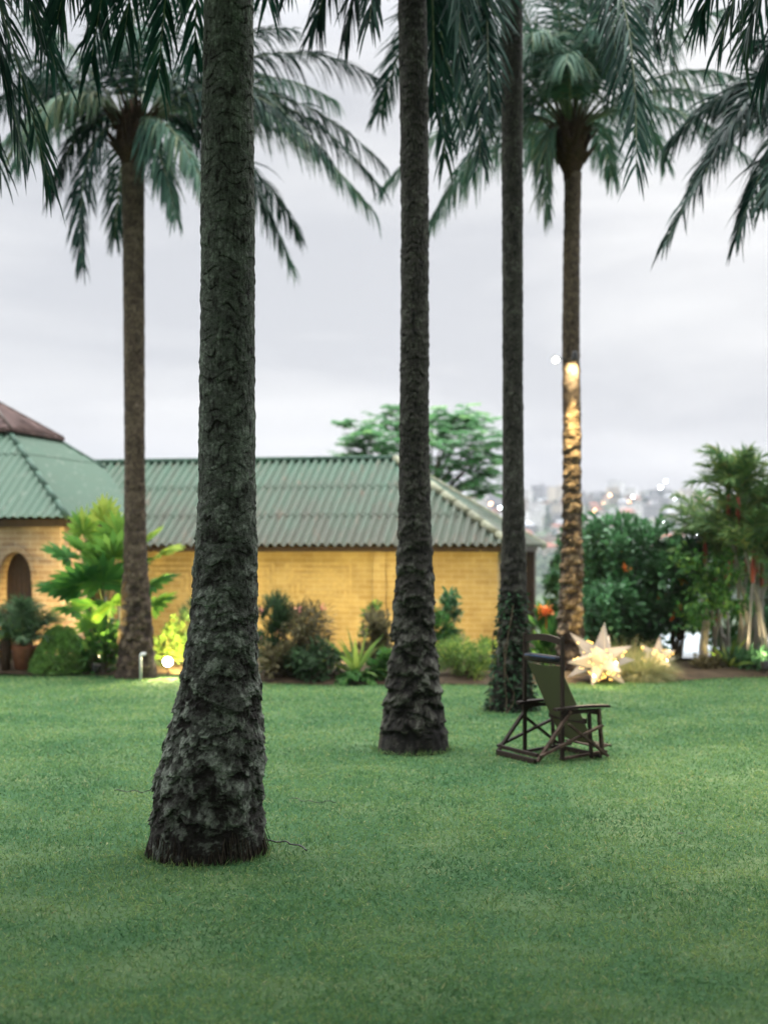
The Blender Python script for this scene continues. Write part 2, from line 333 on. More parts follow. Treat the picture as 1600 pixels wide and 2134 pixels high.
# grass blades
def make_grass(n):
    Y = 5.6 + (24.9 - 5.6) * rng.random(n * 3) ** 1.45
    X = (rng.random(n * 3) - .5) * 2 * (.30 * Y + 1.6)
    keep = (Y < edge_y(X) + .06); X = X[keep][:n]; Y = Y[keep][:n]
    pt = fbm(np.stack([X * .8, Y * .8, X * 0], -1), 3, 5); fine = fbm(np.stack([X * 5, Y * 5, X * 0], -1), 2, 9)
    far = np.clip((Y - 6) / 18, 0, 1)
    L = (.023 + .019 * rng.random(len(X))) * (1 + .35 * fine) * (1 + .25 * far); Wd = .0044 * (.7 + .6 * rng.random(len(X))) * (1 + 2.0 * far)
    a = rng.random(len(X)) * 6.283; el = np.clip(rng.normal(.75, .35, len(X)), .08, 1.4)
    D = np.stack([np.cos(a) * np.cos(el), np.sin(a) * np.cos(el), np.sin(el)], -1)
    B = np.stack([X, Y, lz(X, Y) * .6 - .002], -1)
    n_tone = .40
    tone = np.clip(n_tone + .24 * pt + .16 * fine + .15 * rng.normal(0, 1, len(X)), 0, .75)
    dead = rng.random(len(X)) < .05 + .03 * sstep(pt, .1, .7); tone[dead] = .82 + .18 * rng.random(dead.sum())
    for bx, by, br in ((X1, Y1, .435), (X2, Y2, .40)):                     # longer uncut blades hugging the trunk feet
        q = 550; aa = rng.random(q) * 6.283; r_ = br + .07 * rng.random(q) ** 2 - .015; ee = rng.uniform(.7, 1.5, q)
        B = np.concatenate([B, np.stack([bx + r_ * np.cos(aa), by + r_ * np.sin(aa), np.full(q, -.002)], -1)]); a3 = aa + rng.normal(0, .9, q)
        D = np.concatenate([D, np.stack([np.cos(a3) * np.cos(ee), np.sin(a3) * np.cos(ee), np.sin(ee)], -1)]); L = np.concatenate([L, rng.uniform(.035, .085, q)]); Wd = np.concatenate([Wd, np.full(q, .0055)]); tone = np.concatenate([tone, rng.uniform(.1, .85, q)])
    mbg = MB(); strips(mbg, B, D, L, Wd, .7, (1, .85, .1), tone=tone)
    tag(mbg.build('grass', MAT['grass']), 'short green blades of the mown lawn', 'grass', kind='stuff')

# ------------------------------------------------------------------ palms
def trunk_mesh(prof, nz_, na, seed, flake=(0, 3.2), amp=1.0, fib=.3, scar=.09, taper_noise=1.0):
    """prof rows (z, cx, cy, r) relative to the palm's base; returns MB with bark relief in geometry, crack shade also put into tone"""
    prof = np.asarray(prof, float); z = np.linspace(prof[0, 0], prof[-1, 0], nz_); a = np.arange(na) * 2 * math.pi / na
    zz, aa = np.meshgrid(z, a, indexing='ij')
    def ip(k):
        t = np.interp(z, prof[:, 0], prof[:, k]); ker = np.ones(9) / 9
        tp = np.pad(t, 4, mode='edge'); return np.convolve(tp, ker, 'valid')[:, None]
    cx, cy, r = ip(1), ip(2), ip(3)
    rn = np.maximum(r, .1) + 0 * aa; Pn = np.stack([np.cos(aa) * rn, np.sin(aa) * rn, zz], -1)
    warp = np.stack([pnoise(Pn * 5, seed + 1), pnoise(Pn * 5, seed + 2), pnoise(Pn * 5, seed + 3)], -1)
    low = 1 - sstep(zz, flake[0], flake[1])                              # loose plates low, rings above
    n1 = fbm((Pn + warp * .06) * np.array([6.2, 6.2, 8.2]), 5, seed + 10, .55)
    t = n1 * 2.9 + 10; fl = np.floor(t); fr = t - fl
    plate = (fl - 10) + sstep(fr, 0, .07)                                # terraced: peeling plates with sharp lips
    bump = fbm(Pn * np.array([4, 4, 3.2]), 3, seed + 30)
    v = zz / scar + .30 * np.sin(aa * 5 + 3 * pnoise(Pn * np.array([1, 1, 3.]), seed + 40)) + .9 * pnoise(Pn * np.array([5, 5, 7]), seed + 41)
    saw = v - np.floor(v); msk = sstep(pnoise(Pn * np.array([11, 11, 14]), seed + 42), -.25, .35)
    scr = ((1 - saw) ** 2 * .7 - sstep(saw, .9, 1.0) * .9) * msk
    fis = np.abs(pnoise(Pn * np.array([42, 42, 9]), seed + 50)); fine = fbm(Pn * np.array([38, 38, 30]), 2, seed + 60)
    d = amp * (.0145 * plate * (.10 + .90 * low) + .013 * bump * (.25 + .75 * low) + .0095 * scr * (1.0 - .75 * low) + .006 * fis * (1 - low * .4) + .0035 * fine)
    fz = 1 - sstep(zz, fib * .35, fib); ff = pnoise(np.stack([np.cos(aa) * 11, np.sin(aa) * 11, zz * 2.2], -1), seed + 70)
    d = d * (1 - .8 * fz) + fz * (.012 * ff + .006 * pnoise(np.stack([np.cos(aa) * 26, np.sin(aa) * 26, zz * 4], -1), seed + 71))
    rr = r + d; sagz = -np.clip(d, -.01, .04) * 1.0 * low * (1 - fz)                 # loose plates sag outwards
    V = np.stack([cx + rr * np.cos(aa), cy + rr * np.sin(aa), zz + sagz], -1).reshape(-1, 3)
    i = np.arange(nz_ - 1)[:, None] * na; j = np.arange(na)[None]; j2 = (j + 1) % na
    F = np.stack([i + j, i + j2, i + na + j2, i + na + j], -1).reshape(-1, 4)
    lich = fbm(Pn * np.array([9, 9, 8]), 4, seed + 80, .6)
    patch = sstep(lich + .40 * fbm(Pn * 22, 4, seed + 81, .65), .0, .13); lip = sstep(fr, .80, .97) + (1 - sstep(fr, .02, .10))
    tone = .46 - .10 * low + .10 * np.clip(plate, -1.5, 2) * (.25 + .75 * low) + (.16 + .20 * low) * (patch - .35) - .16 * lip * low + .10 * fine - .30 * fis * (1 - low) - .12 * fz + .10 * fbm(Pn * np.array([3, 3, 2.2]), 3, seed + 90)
    tone = tone - (.34 * sstep(saw, .84, .97) * msk + .26 * sstep(pnoise(Pn * np.array([24, 24, 9]), seed + 92), .30, .55)) * (1 - .7 * low) - .22 * low * sstep(n1, -.28, -.5) - .13 * (1 - sstep(zz, .25, .8)) * (fib > .2)  # scars and cracks: dark fibre, tone deepened to stand in for weak relief shade
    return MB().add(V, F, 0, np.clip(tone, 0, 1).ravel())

def frond(root, p0, p1, p2, mats, seed, ll=.78, n=88, droop=1.1, wd=.036, spread=60, lift=14, name='frond', base=.16, petiole=.03):
    """p0,p1,p2 quadratic curve in the palm's local frame; leaflets both sides"""
    g = np.random.default_rng(seed); t = np.linspace(0, 1, 18)[:, None]
    p0, p1, p2 = (np.asarray(p, float) for p in (p0, p1, p2))
    cur = (1 - t) ** 2 * p0 + 2 * t * (1 - t) * p1 + t * t * p2
    mbf = MB().tube(cur, np.linspace(petiole, .005, 18), 6, 0, tone=.5)
    u = np.repeat(np.linspace(base, .995, n), 2); u = np.clip(u + g.normal(0, .004, len(u)), 0, 1)[:, None]
    P = (1 - u) ** 2 * p0 + 2 * u * (1 - u) * p1 + u * u * p2
    T = nrm(2 * (1 - u) * (p1 - p0) + 2 * u * (p2 - p1)); sd = np.tile([1., -1.], n)[:, None]
    hs = nrm(p2 - p0); side = np.cross(T, UP); bad = np.linalg.norm(side, axis=1) < .25
    alt = np.cross(T, nrm(np.cross(np.cross(hs, UP), T) + 1e-6)); side[bad] = alt[bad]; side = nrm(side)
    nup = np.cross(side, T)
    uu = u[:, 0]; ang = np.radians(spread - 34 * uu ** 1.5 + g.normal(0, 6, len(uu)))[:, None]
    el = np.radians(lift + g.normal(0, 21, len(uu)))[:, None]
    D = T * np.cos(ang) + sd * side * np.sin(ang) * np.cos(el) + nup * np.sin(ang) * np.sin(el)
    L = ll * (.45 + .55 * np.sin(np.clip((uu - base) / (1 - base), 0, 1) ** .6 * math.pi * .86 + .25)) * g.uniform(.8, 1.12, len(uu))
    Sd = nrm(np.cross(D, nup + g.normal(0, .5, D.shape)))
    strips(mbf, P, D, L, wd, droop * g.uniform(.6, 1.3, len(uu)), (.5, 1, .85, .55, .06), Sd, 1, np.clip(g.normal(.45, .2, len(uu)) + .12 * g.normal(), 0, 1))
    return mbf.build(name, mats, root)

def palm(label, basepx, prof, nz_, na, seed, bark, crown_z, crown_xy, fr, nrand, mats, flake=(0, 3.2), amp=1.0, crownbase=.3, flen=4.3, group='palms on the lawn', skirt=0, fan=None, droop=1.1, fib=.3, ll=.78):
    root = thing('palm_tree', label, 'palm tree', (basepx[0], basepx[1], 0), 0, group)
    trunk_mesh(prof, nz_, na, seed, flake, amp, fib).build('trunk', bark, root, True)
    cx, cy = crown_xy; c0 = np.array([cx, cy, crown_z]); g = np.random.default_rng(seed)
    rt = prof[-1][3]
    pb = [(rt * .95, -.62), (rt * 1.0, -.5), (crownbase * .86, -.32), (crownbase, -.12), (crownbase * .98, .1), (crownbase * .8, .35), (.12, .6), (.02, .65)]
    cb = MB().lathe(pb, c0, 28)
    NB = 150; a = g.random(NB) * 6.283; z = g.uniform(-.35, .35, NB); rad = crownbase * (.88 - .3 * np.clip(z, 0, 1))
    Bq = c0 + np.stack([rad * np.cos(a), rad * np.sin(a), z], -1); Dq = np.stack([np.cos(a) * .62, np.sin(a) * .62, np.full(NB, .85)], -1) + g.normal(0, .12, (NB, 3))
    strips(cb, Bq, Dq, g.uniform(.15, .6, NB) * crownbase / .33, .075, .1, (1, .8, .55, .25))
    cb.build('crown_base', MAT['fibre'], root, True)
    base = np.array([basepx[0], basepx[1], 0]); k = 0
    for f in fr:                                             # fronds seen in the photo
        tip = at(f[0], f[1], base[1] + cy + f[2]) - base; d = tip - c0; hv = d * np.array([1, 1, 0])
        s0 = c0 + nrm(hv) * crownbase * .5 + UP * .25
        if len(f) > 4: ctl = at(f[4], f[5], base[1] + cy + f[2] * .6) - base
        else: ctl = s0 + (tip - s0) * .5 + UP * f[3]
        frond(root, s0, ctl, tip, [MAT['rachis'], mats[k % len(mats)]], seed * 100 + k, droop=droop * g.uniform(.85, 1.25), ll=ll * g.uniform(.9, 1.1)); k += 1
    for q in range(nrand):
        az = fan[0] + (fan[1] - fan[0]) * (q + g.uniform(.2, .8)) / nrand if fan else 6.283 * (q + g.uniform(0, .8)) / nrand * 1.618 * 3
        ele = g.uniform(.05, 1.25); Lq = flen * g.uniform(.8, 1.1); h = np.array([math.cos(az), math.sin(az), 0])
        s0 = c0 + h * crownbase * .5 + UP * .25
        ctl = s0 + h * Lq * .52 * math.cos(ele) + UP * Lq * .55 * math.sin(ele)
        tip = s0 + h * Lq * (.45 + .35 * math.cos(ele)) + UP * (Lq * (.75 * math.sin(ele) - .42))
        frond(root, s0, ctl, tip, [MAT['rachis'], mats[k % len(mats)]], seed * 100 + k, droop=droop * g.uniform(.85, 1.3), ll=ll); k += 1
    return root

def prof_from(rows, Y, basex, extra):
    """rows: (py, left px, right px) -> (z, cx, cy, r) relative to the base"""
    out = []
    for py, x0, x1 in rows:
        z = CAMH - (py - HOR) / FPX * Y; out.append((z, ((x0 + x1) / 2 - 800) / FPX * Y - basex, 0.0, (x1 - x0) / 2 / FPX * Y * .985))
    return out + extra
MF = MAT['frond']; ML = MAT['frond_light']

# nearest palm
Y1 = 10.3; X1 = (428 - 800) / FPX * Y1
rows = [(1800, 298, 554), (1775, 304, 552), (1740, 313, 551), (1700, 318, 550), (1640, 322, 549), (1580, 333, 547), (1540, 346, 547), (1500, 358, 546), (1450, 370, 543), (1400, 382, 540), (1330, 391, 537), (1250, 400, 535), (1150, 407, 534), (1050, 413, 533), (950, 415, 532), (800, 416, 531), (650, 419, 531), (500, 419, 531), (400, 419, 530), (280, 421, 529), (150, 423, 528), (0, 426, 527)]
p1 = prof_from(rows, Y1, X1, [(7.5, .165, .05, .172), (9.0, .18, .1, .17)])
p1[0] = (-.05,) + p1[0][1:]
fr = [(190, 130, 3.2, 1.3), (330, 165, 3.0, 1.2), (405, 110, 3.6, 1.2), (260, 70, 2.2, 1.0), (560, 0, 4.0, 1.4), (120, 40, 2.0, 1.2)]
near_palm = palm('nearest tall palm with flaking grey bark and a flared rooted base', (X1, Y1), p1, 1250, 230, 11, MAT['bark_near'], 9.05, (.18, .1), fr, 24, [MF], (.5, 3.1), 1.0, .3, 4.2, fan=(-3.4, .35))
# root fringe, nail and wire eye
nf_ = 1300; a = rng.random(nf_) * 6.283; zt = .02 + .15 * rng.random(nf_) ** 1.6 * (1 + .5 * np.sin(a * 5)); pz = np.array(p1); rr = np.interp(zt, pz[:, 0], pz[:, 3]) + .004; cxr = np.interp(zt, pz[:, 0], pz[:, 1]); mb = MB()
strips(mb, np.stack([cxr + rr * np.cos(a), rr * np.sin(a), zt], -1), np.stack([np.cos(a) * .12, np.sin(a) * .12, -np.full(nf_, .95)], -1) + rng.normal(0, .10, (nf_, 3)), zt * 1.08, .007, -.12, (1, .9, .7, .3))
MAT['root'] = plain('root_fibre', (.045, .037, .028), .95, .05, .5, 30)
mb.build('root', MAT['root'], near_palm)
MAT['rust'] = plain('rusty_iron', (.05, .03, .022), .7, .4, .4, 40)
q = at(412, 1136, Y1) - np.array([X1, Y1, 0]); mb = MB().tube([q + [.03, 0, -.01], q, q + [-.025, 0, .008], q + [-.03, 0, .009]], [.0025, .0025, .0025, .0055], 6)
mb.build('nail', MAT['rust'], near_palm)
q = at(413, 1025, Y1) - np.array([X1, Y1, 0]); th = np.linspace(0, 5.6, 12); mb = MB().tube(np.concatenate([[q + [.03, 0, 0]], q + np.stack([np.cos(th) * .009, th * 0, np.sin(th) * .009], -1)]), .0018, 5)
mb.build('wire_eye', MAT['rust'], near_palm)

# second palm
Y2 = gy(1562); X2 = (860 - 800) / FPX * Y2
rows = [(1572, 783, 938), (1545, 790, 934), (1500, 797, 925), (1450, 804, 917), (1400, 811, 911), (1330, 818, 907), (1250, 823, 905), (1150, 828, 899), (1050, 831, 896), (900, 833, 893), (750, 834, 893), (500, 836, 893), (250, 834, 892), (0, 829, 888)]
p2 = prof_from(rows, Y2, X2, [(9.4, 0.0, .1, .15)]); p2[0] = (-.05,) + p2[0][1:]
fr = [(655, 65, 1.0, 1.1), (720, 80, .4, 1.0), (770, 45, -1.0, 1.0), (905, 230, 1.2, 1.0, 900, -330), (925, 330, 2.0, 1.0, 920, -300), (960, 150, -.5, 1.0, 950, -380), (1010, 90, 2.2, 1.2), (600, -20, -1.5, 1.4)]
palm('palm with pitted dark bark, second nearest, left of the wooden chair', (X2, Y2), p2, 620, 110, 23, MAT['bark_dark'], 9.5, (0, .1), fr, 4, [MF], (.3, 3.6), 1.35, .3, 4.2, fan=(-3.2, .3))

# third palm, ivy round its foot
Y3 = gy(1482); X3 = (1064 - 800) / FPX * Y3
rows = [(1486, 1018, 1112), (1465, 1022, 1108), (1420, 1029, 1104), (1350, 1036, 1101), (1280, 1040, 1098), (1200, 1043, 1096), (1100, 1046, 1093), (1000, 1047, 1091), (800, 1047, 1089), (500, 1046, 1089), (250, 1045, 1089), (0, 1044, 1088)]
p3 = prof_from(rows, Y3, X3, [(10.2, .015, 0, .15)]); p3[0] = (-.05,) + p3[0][1:]
fr = [(1325, 352, -2.6, 1, 1335, -260), (1285, 170, -1.8, 1, 1275, -220), (1365, 90, -1.0, 1, 1350, -230), (1000, 330, -1.4, 1, 985, -230), (960, 280, -.8, 1, 940, -210), (1020, 220, -2.0, 1, 1000, -230), (925, 200, .6, 1, 905, -200), (1395, 120, -1.2, 1, 1380, -250)]
ivy_palm = palm('slim dark palm with ivy around its foot, directly behind the wooden chair', (X3, Y3), p3, 560, 90, 37, MAT['bark_dark'], 10.3, (.015, 0), fr, 4, [MF], (.3, 3), 1.1, .3, 4.2, fan=(-.4, 3.6), droop=.7)

# left palm whose crown shows
Y4 = gy(1413); X4 = (284 - 800) / FPX * Y4
rows = [(1418, 237, 331), (1395, 243, 326), (1350, 248, 320), (1280, 253, 315), (1200, 257, 309), (1100, 259, 305), (950, 260, 302), (700, 258, 302), (450, 256, 301), (330, 254, 302)]
p4 = prof_from(rows, Y4, X4, []); p4[0] = (-.05,) + p4[0][1:]
fr = [(-30, 345, -.6, 1.35), (172, 548, -1.0, 1.2, 150, 265), (365, 440, -1.3, .6), (105, 405, .6, 1.2), (778, 440, .3, 1.75), (802, 345, 1.2, 1.75), (610, 556, 1.8, 1.9), (782, 160, .8, 1.5), (430, 400, -1.8, .8), (690, 330, -1.2, 1.6), (740, 400, -.5, 1.7), (790, 385, .8, 1.9), (650, 300, .3, 1.8), (585, 500, 1.0, 1.7), (20, 320, -1.4, 1.4), (-80, 260, .6, 1.3), (40, 190, .8, .9), (-60, 120, -.5, .8), (60, 30, .5, .5), (170, -90, 0, .1), (280, -210, .5, .1), (390, -150, -.6, .2), (560, -60, .6, .4), (610, 60, -.4, .9), (300, 60, -1.6, .8), (215, 90, -1.2, .8), (700, 210, 1.6, 1.2)]
palm('left palm with full crown in view beside the fan palm', (X4, Y4), p4, 420, 72, 41, MAT['bark_brown'], at(280, 285, Y4)[2], (at(280, 285, Y4)[0] - X4, 0), fr, 4, [ML, MF], (0, 3), 1.0, .31, 4.2, fan=(.5, 2.7), droop=1.8, ll=.82)

# right palm carrying the floodlights
Y5 = gy(1412); X5 = (1186 - 800) / FPX * Y5
rows = [(1415, 1154, 1217), (1380, 1158, 1215), (1320, 1162, 1214), (1240, 1166, 1213), (1150, 1170, 1212), (1000, 1173, 1210), (850, 1172, 1209), (700, 1171, 1207), (550, 1173, 1207), (430, 1175, 1209), (360, 1176, 1211)]
p5 = prof_from(rows, Y5, X5, []); p5[0] = (-.05,) + p5[0][1:]
fr = [(900, 455, .4, 1.5), (800, 390, 1.0, 1.5), (1142, 440, -.3, .5, 1120, 240), (1535, 160, .5, .9), (1560, 330, -.5, 1.2), (1500, 20, .4, .6), (930, 200, .3, 1.0), (960, 60, -.5, .6), (1040, -120, .3, .2), (1130, -230, .2, .1), (1210, -260, -.6, .1), (1290, -210, .5, .1), (1400, -100, -.4, .3), (1110, 70, -1.5, 1.0), (1255, 60, -1.5, .9), (1180, 130, -1.9, 1.1), (1010, 250, .8, 1.3), (1150, -70, -1.0, .5), (1235, -40, -1.2, .5), (1085, 130, -.8, 1.1), (1275, 130, -.9, 1.0), (1330, 60, .4, .9), (1060, 10, .2, .7), (1580, 250, 1.2, 1.2)]
lit_palm = palm('palm lit by warm floodlights beside the star lanterns', (X5, Y5), p5, 480, 80, 53, MAT['bark_brown'], at(1190, 300, Y5)[2], (at(1190, 300, Y5)[0] - X5, 0), fr, 4, [ML], (0, 6), 1.25, .255, 4.0, fan=(.5, 2.7), droop=1.6, ll=.78)

# palms beyond the frame whose fronds hang in
def off_palm(label, px, py, Y, fr, seed, fan, n=12, mats=None):
    c = at(px, py, Y); bx = c[0]
    pr = [(-.05, 0, 0, .33), (.4, 0, 0, .27), (1.5, 0, 0, .2), (4, 0, 0, .17), (c[2] - .25, 0, 0, .15)]
    palm(label, (bx, Y), pr, 260, 48, seed, MAT['bark_dark'], c[2], (0, 0), fr, n, mats or [MF], (.3, 3), 1, .3, 4.2, fan=fan)
off_palm('palm at the right edge, its fronds reaching past the floodlit palm', 1745, 250, 20.0, [(1388, 500, -.6, 1.35), (1535, 492, -1.0, 1.0), (1440, 385, .8, 1.3), (1505, 215, .5, .8), (1395, 300, .9, 1.1), (1480, 330, -1, 1.2), (1590, 420, -1.6, .8), (1560, 100, .6, .7)], 61, (-1.4, 1.4), 8)
off_palm('palm beyond the top right corner, only drooping dark fronds showing', 2060, -700, 11.2, [(1592, 140, .9, 1.3), (1500, 85, 1.4, 1.6), (1455, 40, 2.2, 1.6), (1560, 60, .2, 1.4), (1400, 10, 2.6, 1.6), (1545, 110, 2.4, 1.4), (1650, 120, -.5, 1.0)], 67, (-3.6, .2), 22)
off_palm('palm beyond the top left corner, only drooping dark fronds showing', -420, -560, 11.5, [(105, 385, 1.6, 1.9), (45, 300, 1.0, 1.8), (120, 150, 2.6, 1.7), (80, 60, .6, 1.4), (0, 350, 2.2, 1.7), (200, 10, 2.0, 1.6), (-40, 200, .4, 1.3)], 71, (2.8, 6.6), 22)

make_grass(620000)

# ------------------------------------------------------------------ house
TH = R(12.3)
def corr(mb, A, B, Cc, D, pitch=.175, amp=.042, courses=3, mi=0, res=8):
    """corrugated sheets over a planar quad: A-B eave, C above B, D above A"""
    A, B, Cc, D = (np.asarray(p, float) for p in (A, B, Cc, D)); L = np.linalg.norm(B - A); ex = (B - A) / L
    nv = nrm(np.cross(ex, (D + Cc) / 2 - (A + B) / 2)); ey = np.cross(nv, ex)
    eD, sD, eC, sC = (D - A) @ ex, (D - A) @ ey, (Cc - A) @ ex, (Cc - A) @ ey
    e = np.linspace(0, L, int(L / pitch * res) + 1)
    sm = np.interp(e, [0, eD, eC, L] if eC > eD + 1e-6 else [0, eD, L], [0, sD, sC, 0] if eC > eD + 1e-6 else [0, sD, 0])
    if eD < 1e-6: sm = np.where(e <= eC, np.interp(e, [0, max(eC, 1e-6)], [sD, sC]), sm)
    if eC > L - 1e-6: sm = np.where(e >= eD, np.interp(e, [eD, L], [sD, sC]), sm)
    wv = amp * np.sin(e / pitch * 2 * math.pi); S_ = max(sD, sC)
    for c in range(courses):
        s0, s1 = S_ * c / courses - .04 * (c > 0), S_ * (c + 1) / courses
        lo = np.minimum(np.full_like(e, s0), sm); hi = np.minimum(s1, sm); ok = hi > lo + 1e-4
        lift0, lift1 = .016, .0
        V = []
        for s_, lf in ((lo, lift0), (lo, lift0), ((lo + hi) / 2, (lift0 + lift1) / 2), (hi, lift1)):
            V.append(A + ex * e[:, None] + ey * s_[:, None] + nv * (wv + lf)[:, None])
        V[0] = V[0] - nv * .012
        V = np.stack(V, 1); n = len(e); i = np.arange(n - 1)
        F = np.concatenate([np.stack([i * 4 + q, (i + 1) * 4 + q, (i + 1) * 4 + q + 1, i * 4 + q + 1], 1)[ok[:-1] | ok[1:]] for q in range(3)])
        mb.add(V.reshape(-1, 3), F, mi)
    return mb

# --- long wing (origin: front right eave corner, x along the front, y into depth)
WY = 27.5; WX = 265 / FPX * WY; WD = 5.73; ZE = 2.235; ZR = 4.10; WL = 12.0
wing = thing('brick_house', 'long yellow brick house with a weathered green corrugated hip roof', 'house', (WX, WY, 0), -TH)
o_ = .30
mb = MB()
for xa, xb, yf in ((-WL, -2.65, o_ + .10), (-2.61, -o_, o_)):           # right bay stands proud of the left one
    mb.box(((xa + xb) / 2, yf + .12, 1.04), (xb - xa, .24, 2.48))
mb.box((-o_ - .12, WD / 2 + .13, 1.04), (.24, WD - 2 * o_ - .26, 2.475)); mb.box((-WL / 2, WD - o_ - .12, 1.04), (WL - 2 * o_ - .5, .24, 2.47))
mb.build('wall', MAT['brick'], wing)
mb = MB().box((-2.63, o_ - .03 + .08, 1.03), (.24, .22, 2.44)); mb.build('pilaster', MAT['brick'], wing)
mb = MB().box((-.02 - o_ + .1, WD - o_ - .3, 1.04), (.22, .3, 2.44)); mb.build('post', MAT['dark_wood'], wing); MB().box((-.02 - o_ + .12, 1.1, 1.04), (.16, .16, 2.44)).build('post', MAT['dark_wood'], wing)
# raised brick spirals on the front panel
def relief(cx, cz, wdt, hgt, y):
    q = MB(); t = .045; k = 0
    while wdt - k * .22 > .3 and hgt - k * .22 > .12:
        w_, h_ = (wdt - k * .22) / 2, (hgt - k * .22) / 2
        q.box((cx, y, cz + h_), (2 * w_, .055, t)); q.box((cx, y, cz - h_), (2 * w_ - .12, .055, t))
        q.box((cx - w_ + t / 2, y, cz - .001), (t, .055, 2 * h_ - t - .002)); q.box((cx + w_ - t / 2, y, cz + .03), (t, .055, 2 * h_ - t - .062)); k += 1
    return q
MAT['brick_light'] = plain('pale_raised_brick', (.50, .385, .18), .85, .2, .2, 20)
for cx in (-7.1, -5.5, -3.9): relief(cx, 1.42, 1.35, .90, o_ + .10 + .010).build('brick_relief', MAT['brick_light'], wing)
mb = MB().box((-WL / 2, .17, 2.16), (WL - .1, .05, .11)); mb.box((-.13, WD / 2, 2.16), (.05, WD - .35, .11)); mb.build('fascia', MAT['dark_wood'], wing)
mb = MB().box((-WL / 2 - .1, o_ / 2 + .12, 2.20), (WL - .3, .25, .02)); mb.build('soffit', MAT['dark_wood'], wing)
RE = (-WD / 2, WD / 2, ZR)
mb = MB(); corr(mb, (-WL, 0, ZE), (0, 0, ZE), RE, (-WL, WD / 2, ZR)); corr(mb, (0, 0, ZE), (0, WD, ZE), RE, RE); corr(mb, (0, WD, ZE), (-WL, WD, ZE), (-WL, WD / 2, ZR), RE)
roof = mb.build('roof', MAT['roof_green'], wing)
def halfpipe(P, r, nseg=22):
    m = MB(); P = [np.asarray(p, float) for p in P]
    for k in range(nseg):                                               # overlapping ridge pieces
        a, b = P[0] + (P[1] - P[0]) * k / nseg, P[0] + (P[1] - P[0]) * (k + 1.06) / nseg
        m.tube([a, b], [r * 1.02, r * .97], 10)
    return m
halfpipe([(-WL, WD / 2, ZR), (-WD / 2, WD / 2, ZR)], .075, 26).build('ridge_cap', MAT['ridge_green'], roof, True)
halfpipe([RE, (.02, -.02, ZE)], .085, 9).build('hip_cap', MAT['ridge'], roof, True)
halfpipe([RE, (.02, WD + .02, ZE)], .085, 9).build('hip_cap', MAT['ridge'], roof, True)

# --- hall on the left with a lantern roof (origin: front right eave corner)
HY = 26.5; HX = (141 - 800) / FPX * HY; HD = 6.9; HE = CAMH - (1078 - HOR) / FPX * HY; HA = HE + 2.63
hall = thing('brick_house', 'square pale brick hall with arched opening and green pyramid roof topped by a pink lantern', 'house', (HX, HY, 0), -TH)
ho = .26; tk = .28
def arched_wall(mb, x0, x1, y, top, ax, aw, az0, azs, ah):
    """front wall with a pointed round arch opening centred on ax"""
    mb.box(((x0 + ax - aw) / 2, y + tk / 2, top / 2 - .1), (ax - aw - x0, tk, top + .2)); mb.box(((ax + aw + x1) / 2, y + tk / 2, top / 2 - .1), (x1 - ax - aw, tk, top + .2))
    n = 24; xs_ = ax + aw * np.cos(np.linspace(math.pi, 0, n)); zs_ = azs + ah * np.sin(np.linspace(0, math.pi, n)) ** .9
    for k in range(n - 1):
        a, b, za, zb = xs_[k], xs_[k + 1], zs_[k], zs_[k + 1]
        V = [(a, y, za), (b, y, zb), (b, y, top), (a, y, top), (a, y + tk, za), (b, y + tk, zb), (b, y + tk, top), (a, y + tk, top)]
        mb.add(V, np.array([[0, 1, 2, 3], [7, 6, 5, 4], [0, 4, 5, 1]]))
    mb.box((ax, y + tk / 2, az0 / 2 - .1), (2 * aw, tk, az0 + .2))
AX = -((141 - 33) / FPX * HY) / math.cos(TH) - .18; AW = .33
mb = MB(); arched_wall(mb, -HD + ho, -ho, ho, HE - .03, AX, AW, .1, 1.55, .56)
mb.box((-ho - tk / 2, 1.0, HE / 2 - .1), (tk, 2 * 1.0 - 2 * ho - tk - .3, HE + .14)); mb.box((-ho - tk / 2, 4.7, HE / 2 - .1), (tk, 3.6, HE + .14))
mb.box((-ho - tk / 2, 2.2, HE - .25), (tk, 1.6, .46)); mb.box((-HD + ho + tk / 2, HD / 2, HE / 2 - .1), (tk, HD - 1.3, HE + .14))
mb.build('wall', MAT['brick_pale'], hall)
mb = MB(); n = 22
for k in range(n):                                                       # brick ring round the arch
    t = math.pi * (k + .5) / n; p = np.array([AX + (AW + .055) * math.cos(t), ho - .012, 1.55 + (.56 + .055) * math.sin(t) ** .9]); d = nrm(np.array([math.cos(t), 0, math.sin(t) * 1.3]))
    mb.box(p, (.11, .05, .068), np.array([d, [0, 1, 0], np.cross(d, [0, 1, 0])]))
mb.build('arch_ring', MAT['brick_pale'], hall)
mb = MB()
for k in range(7): mb.box((AX - AW + .04 + k * .1, ho + tk + .05, 1.05), (.093, .04, 2.1))
mb.build('door', MAT['dark_wood'], hall)
mb = MB().box((-ho - tk - .25, 2.15, 1.1), (.06, 1.7, 2.3)); mb.build('side_door', MAT['dark_wood'], hall)
mb = MB().box((-HD / 2, .20, HE - .10), (HD - .2, .05, .14)); mb.box((-.16, HD / 2, HE - .10), (.05, HD - .4, .14)); mb.build('fascia', MAT['dark_wood'], hall)
ap = np.array([-HD / 2, HD / 2, HA]); cs = [np.array(p, float) for p in ((-HD, 0, HE), (0, 0, HE), (0, HD, HE), (-HD, HD, HE))]
mb = MB()
for k in range(4): corr(mb, cs[k], cs[(k + 1) % 4], ap, ap, .175, .022, 2)
roof2 = mb.build('roof', MAT['roof_green2'], hall)
for k in range(4): halfpipe([ap, cs[k] + np.array([0, 0, .01])], .055, 9).build('hip_cap', MAT['ridge_green'], roof2, True)
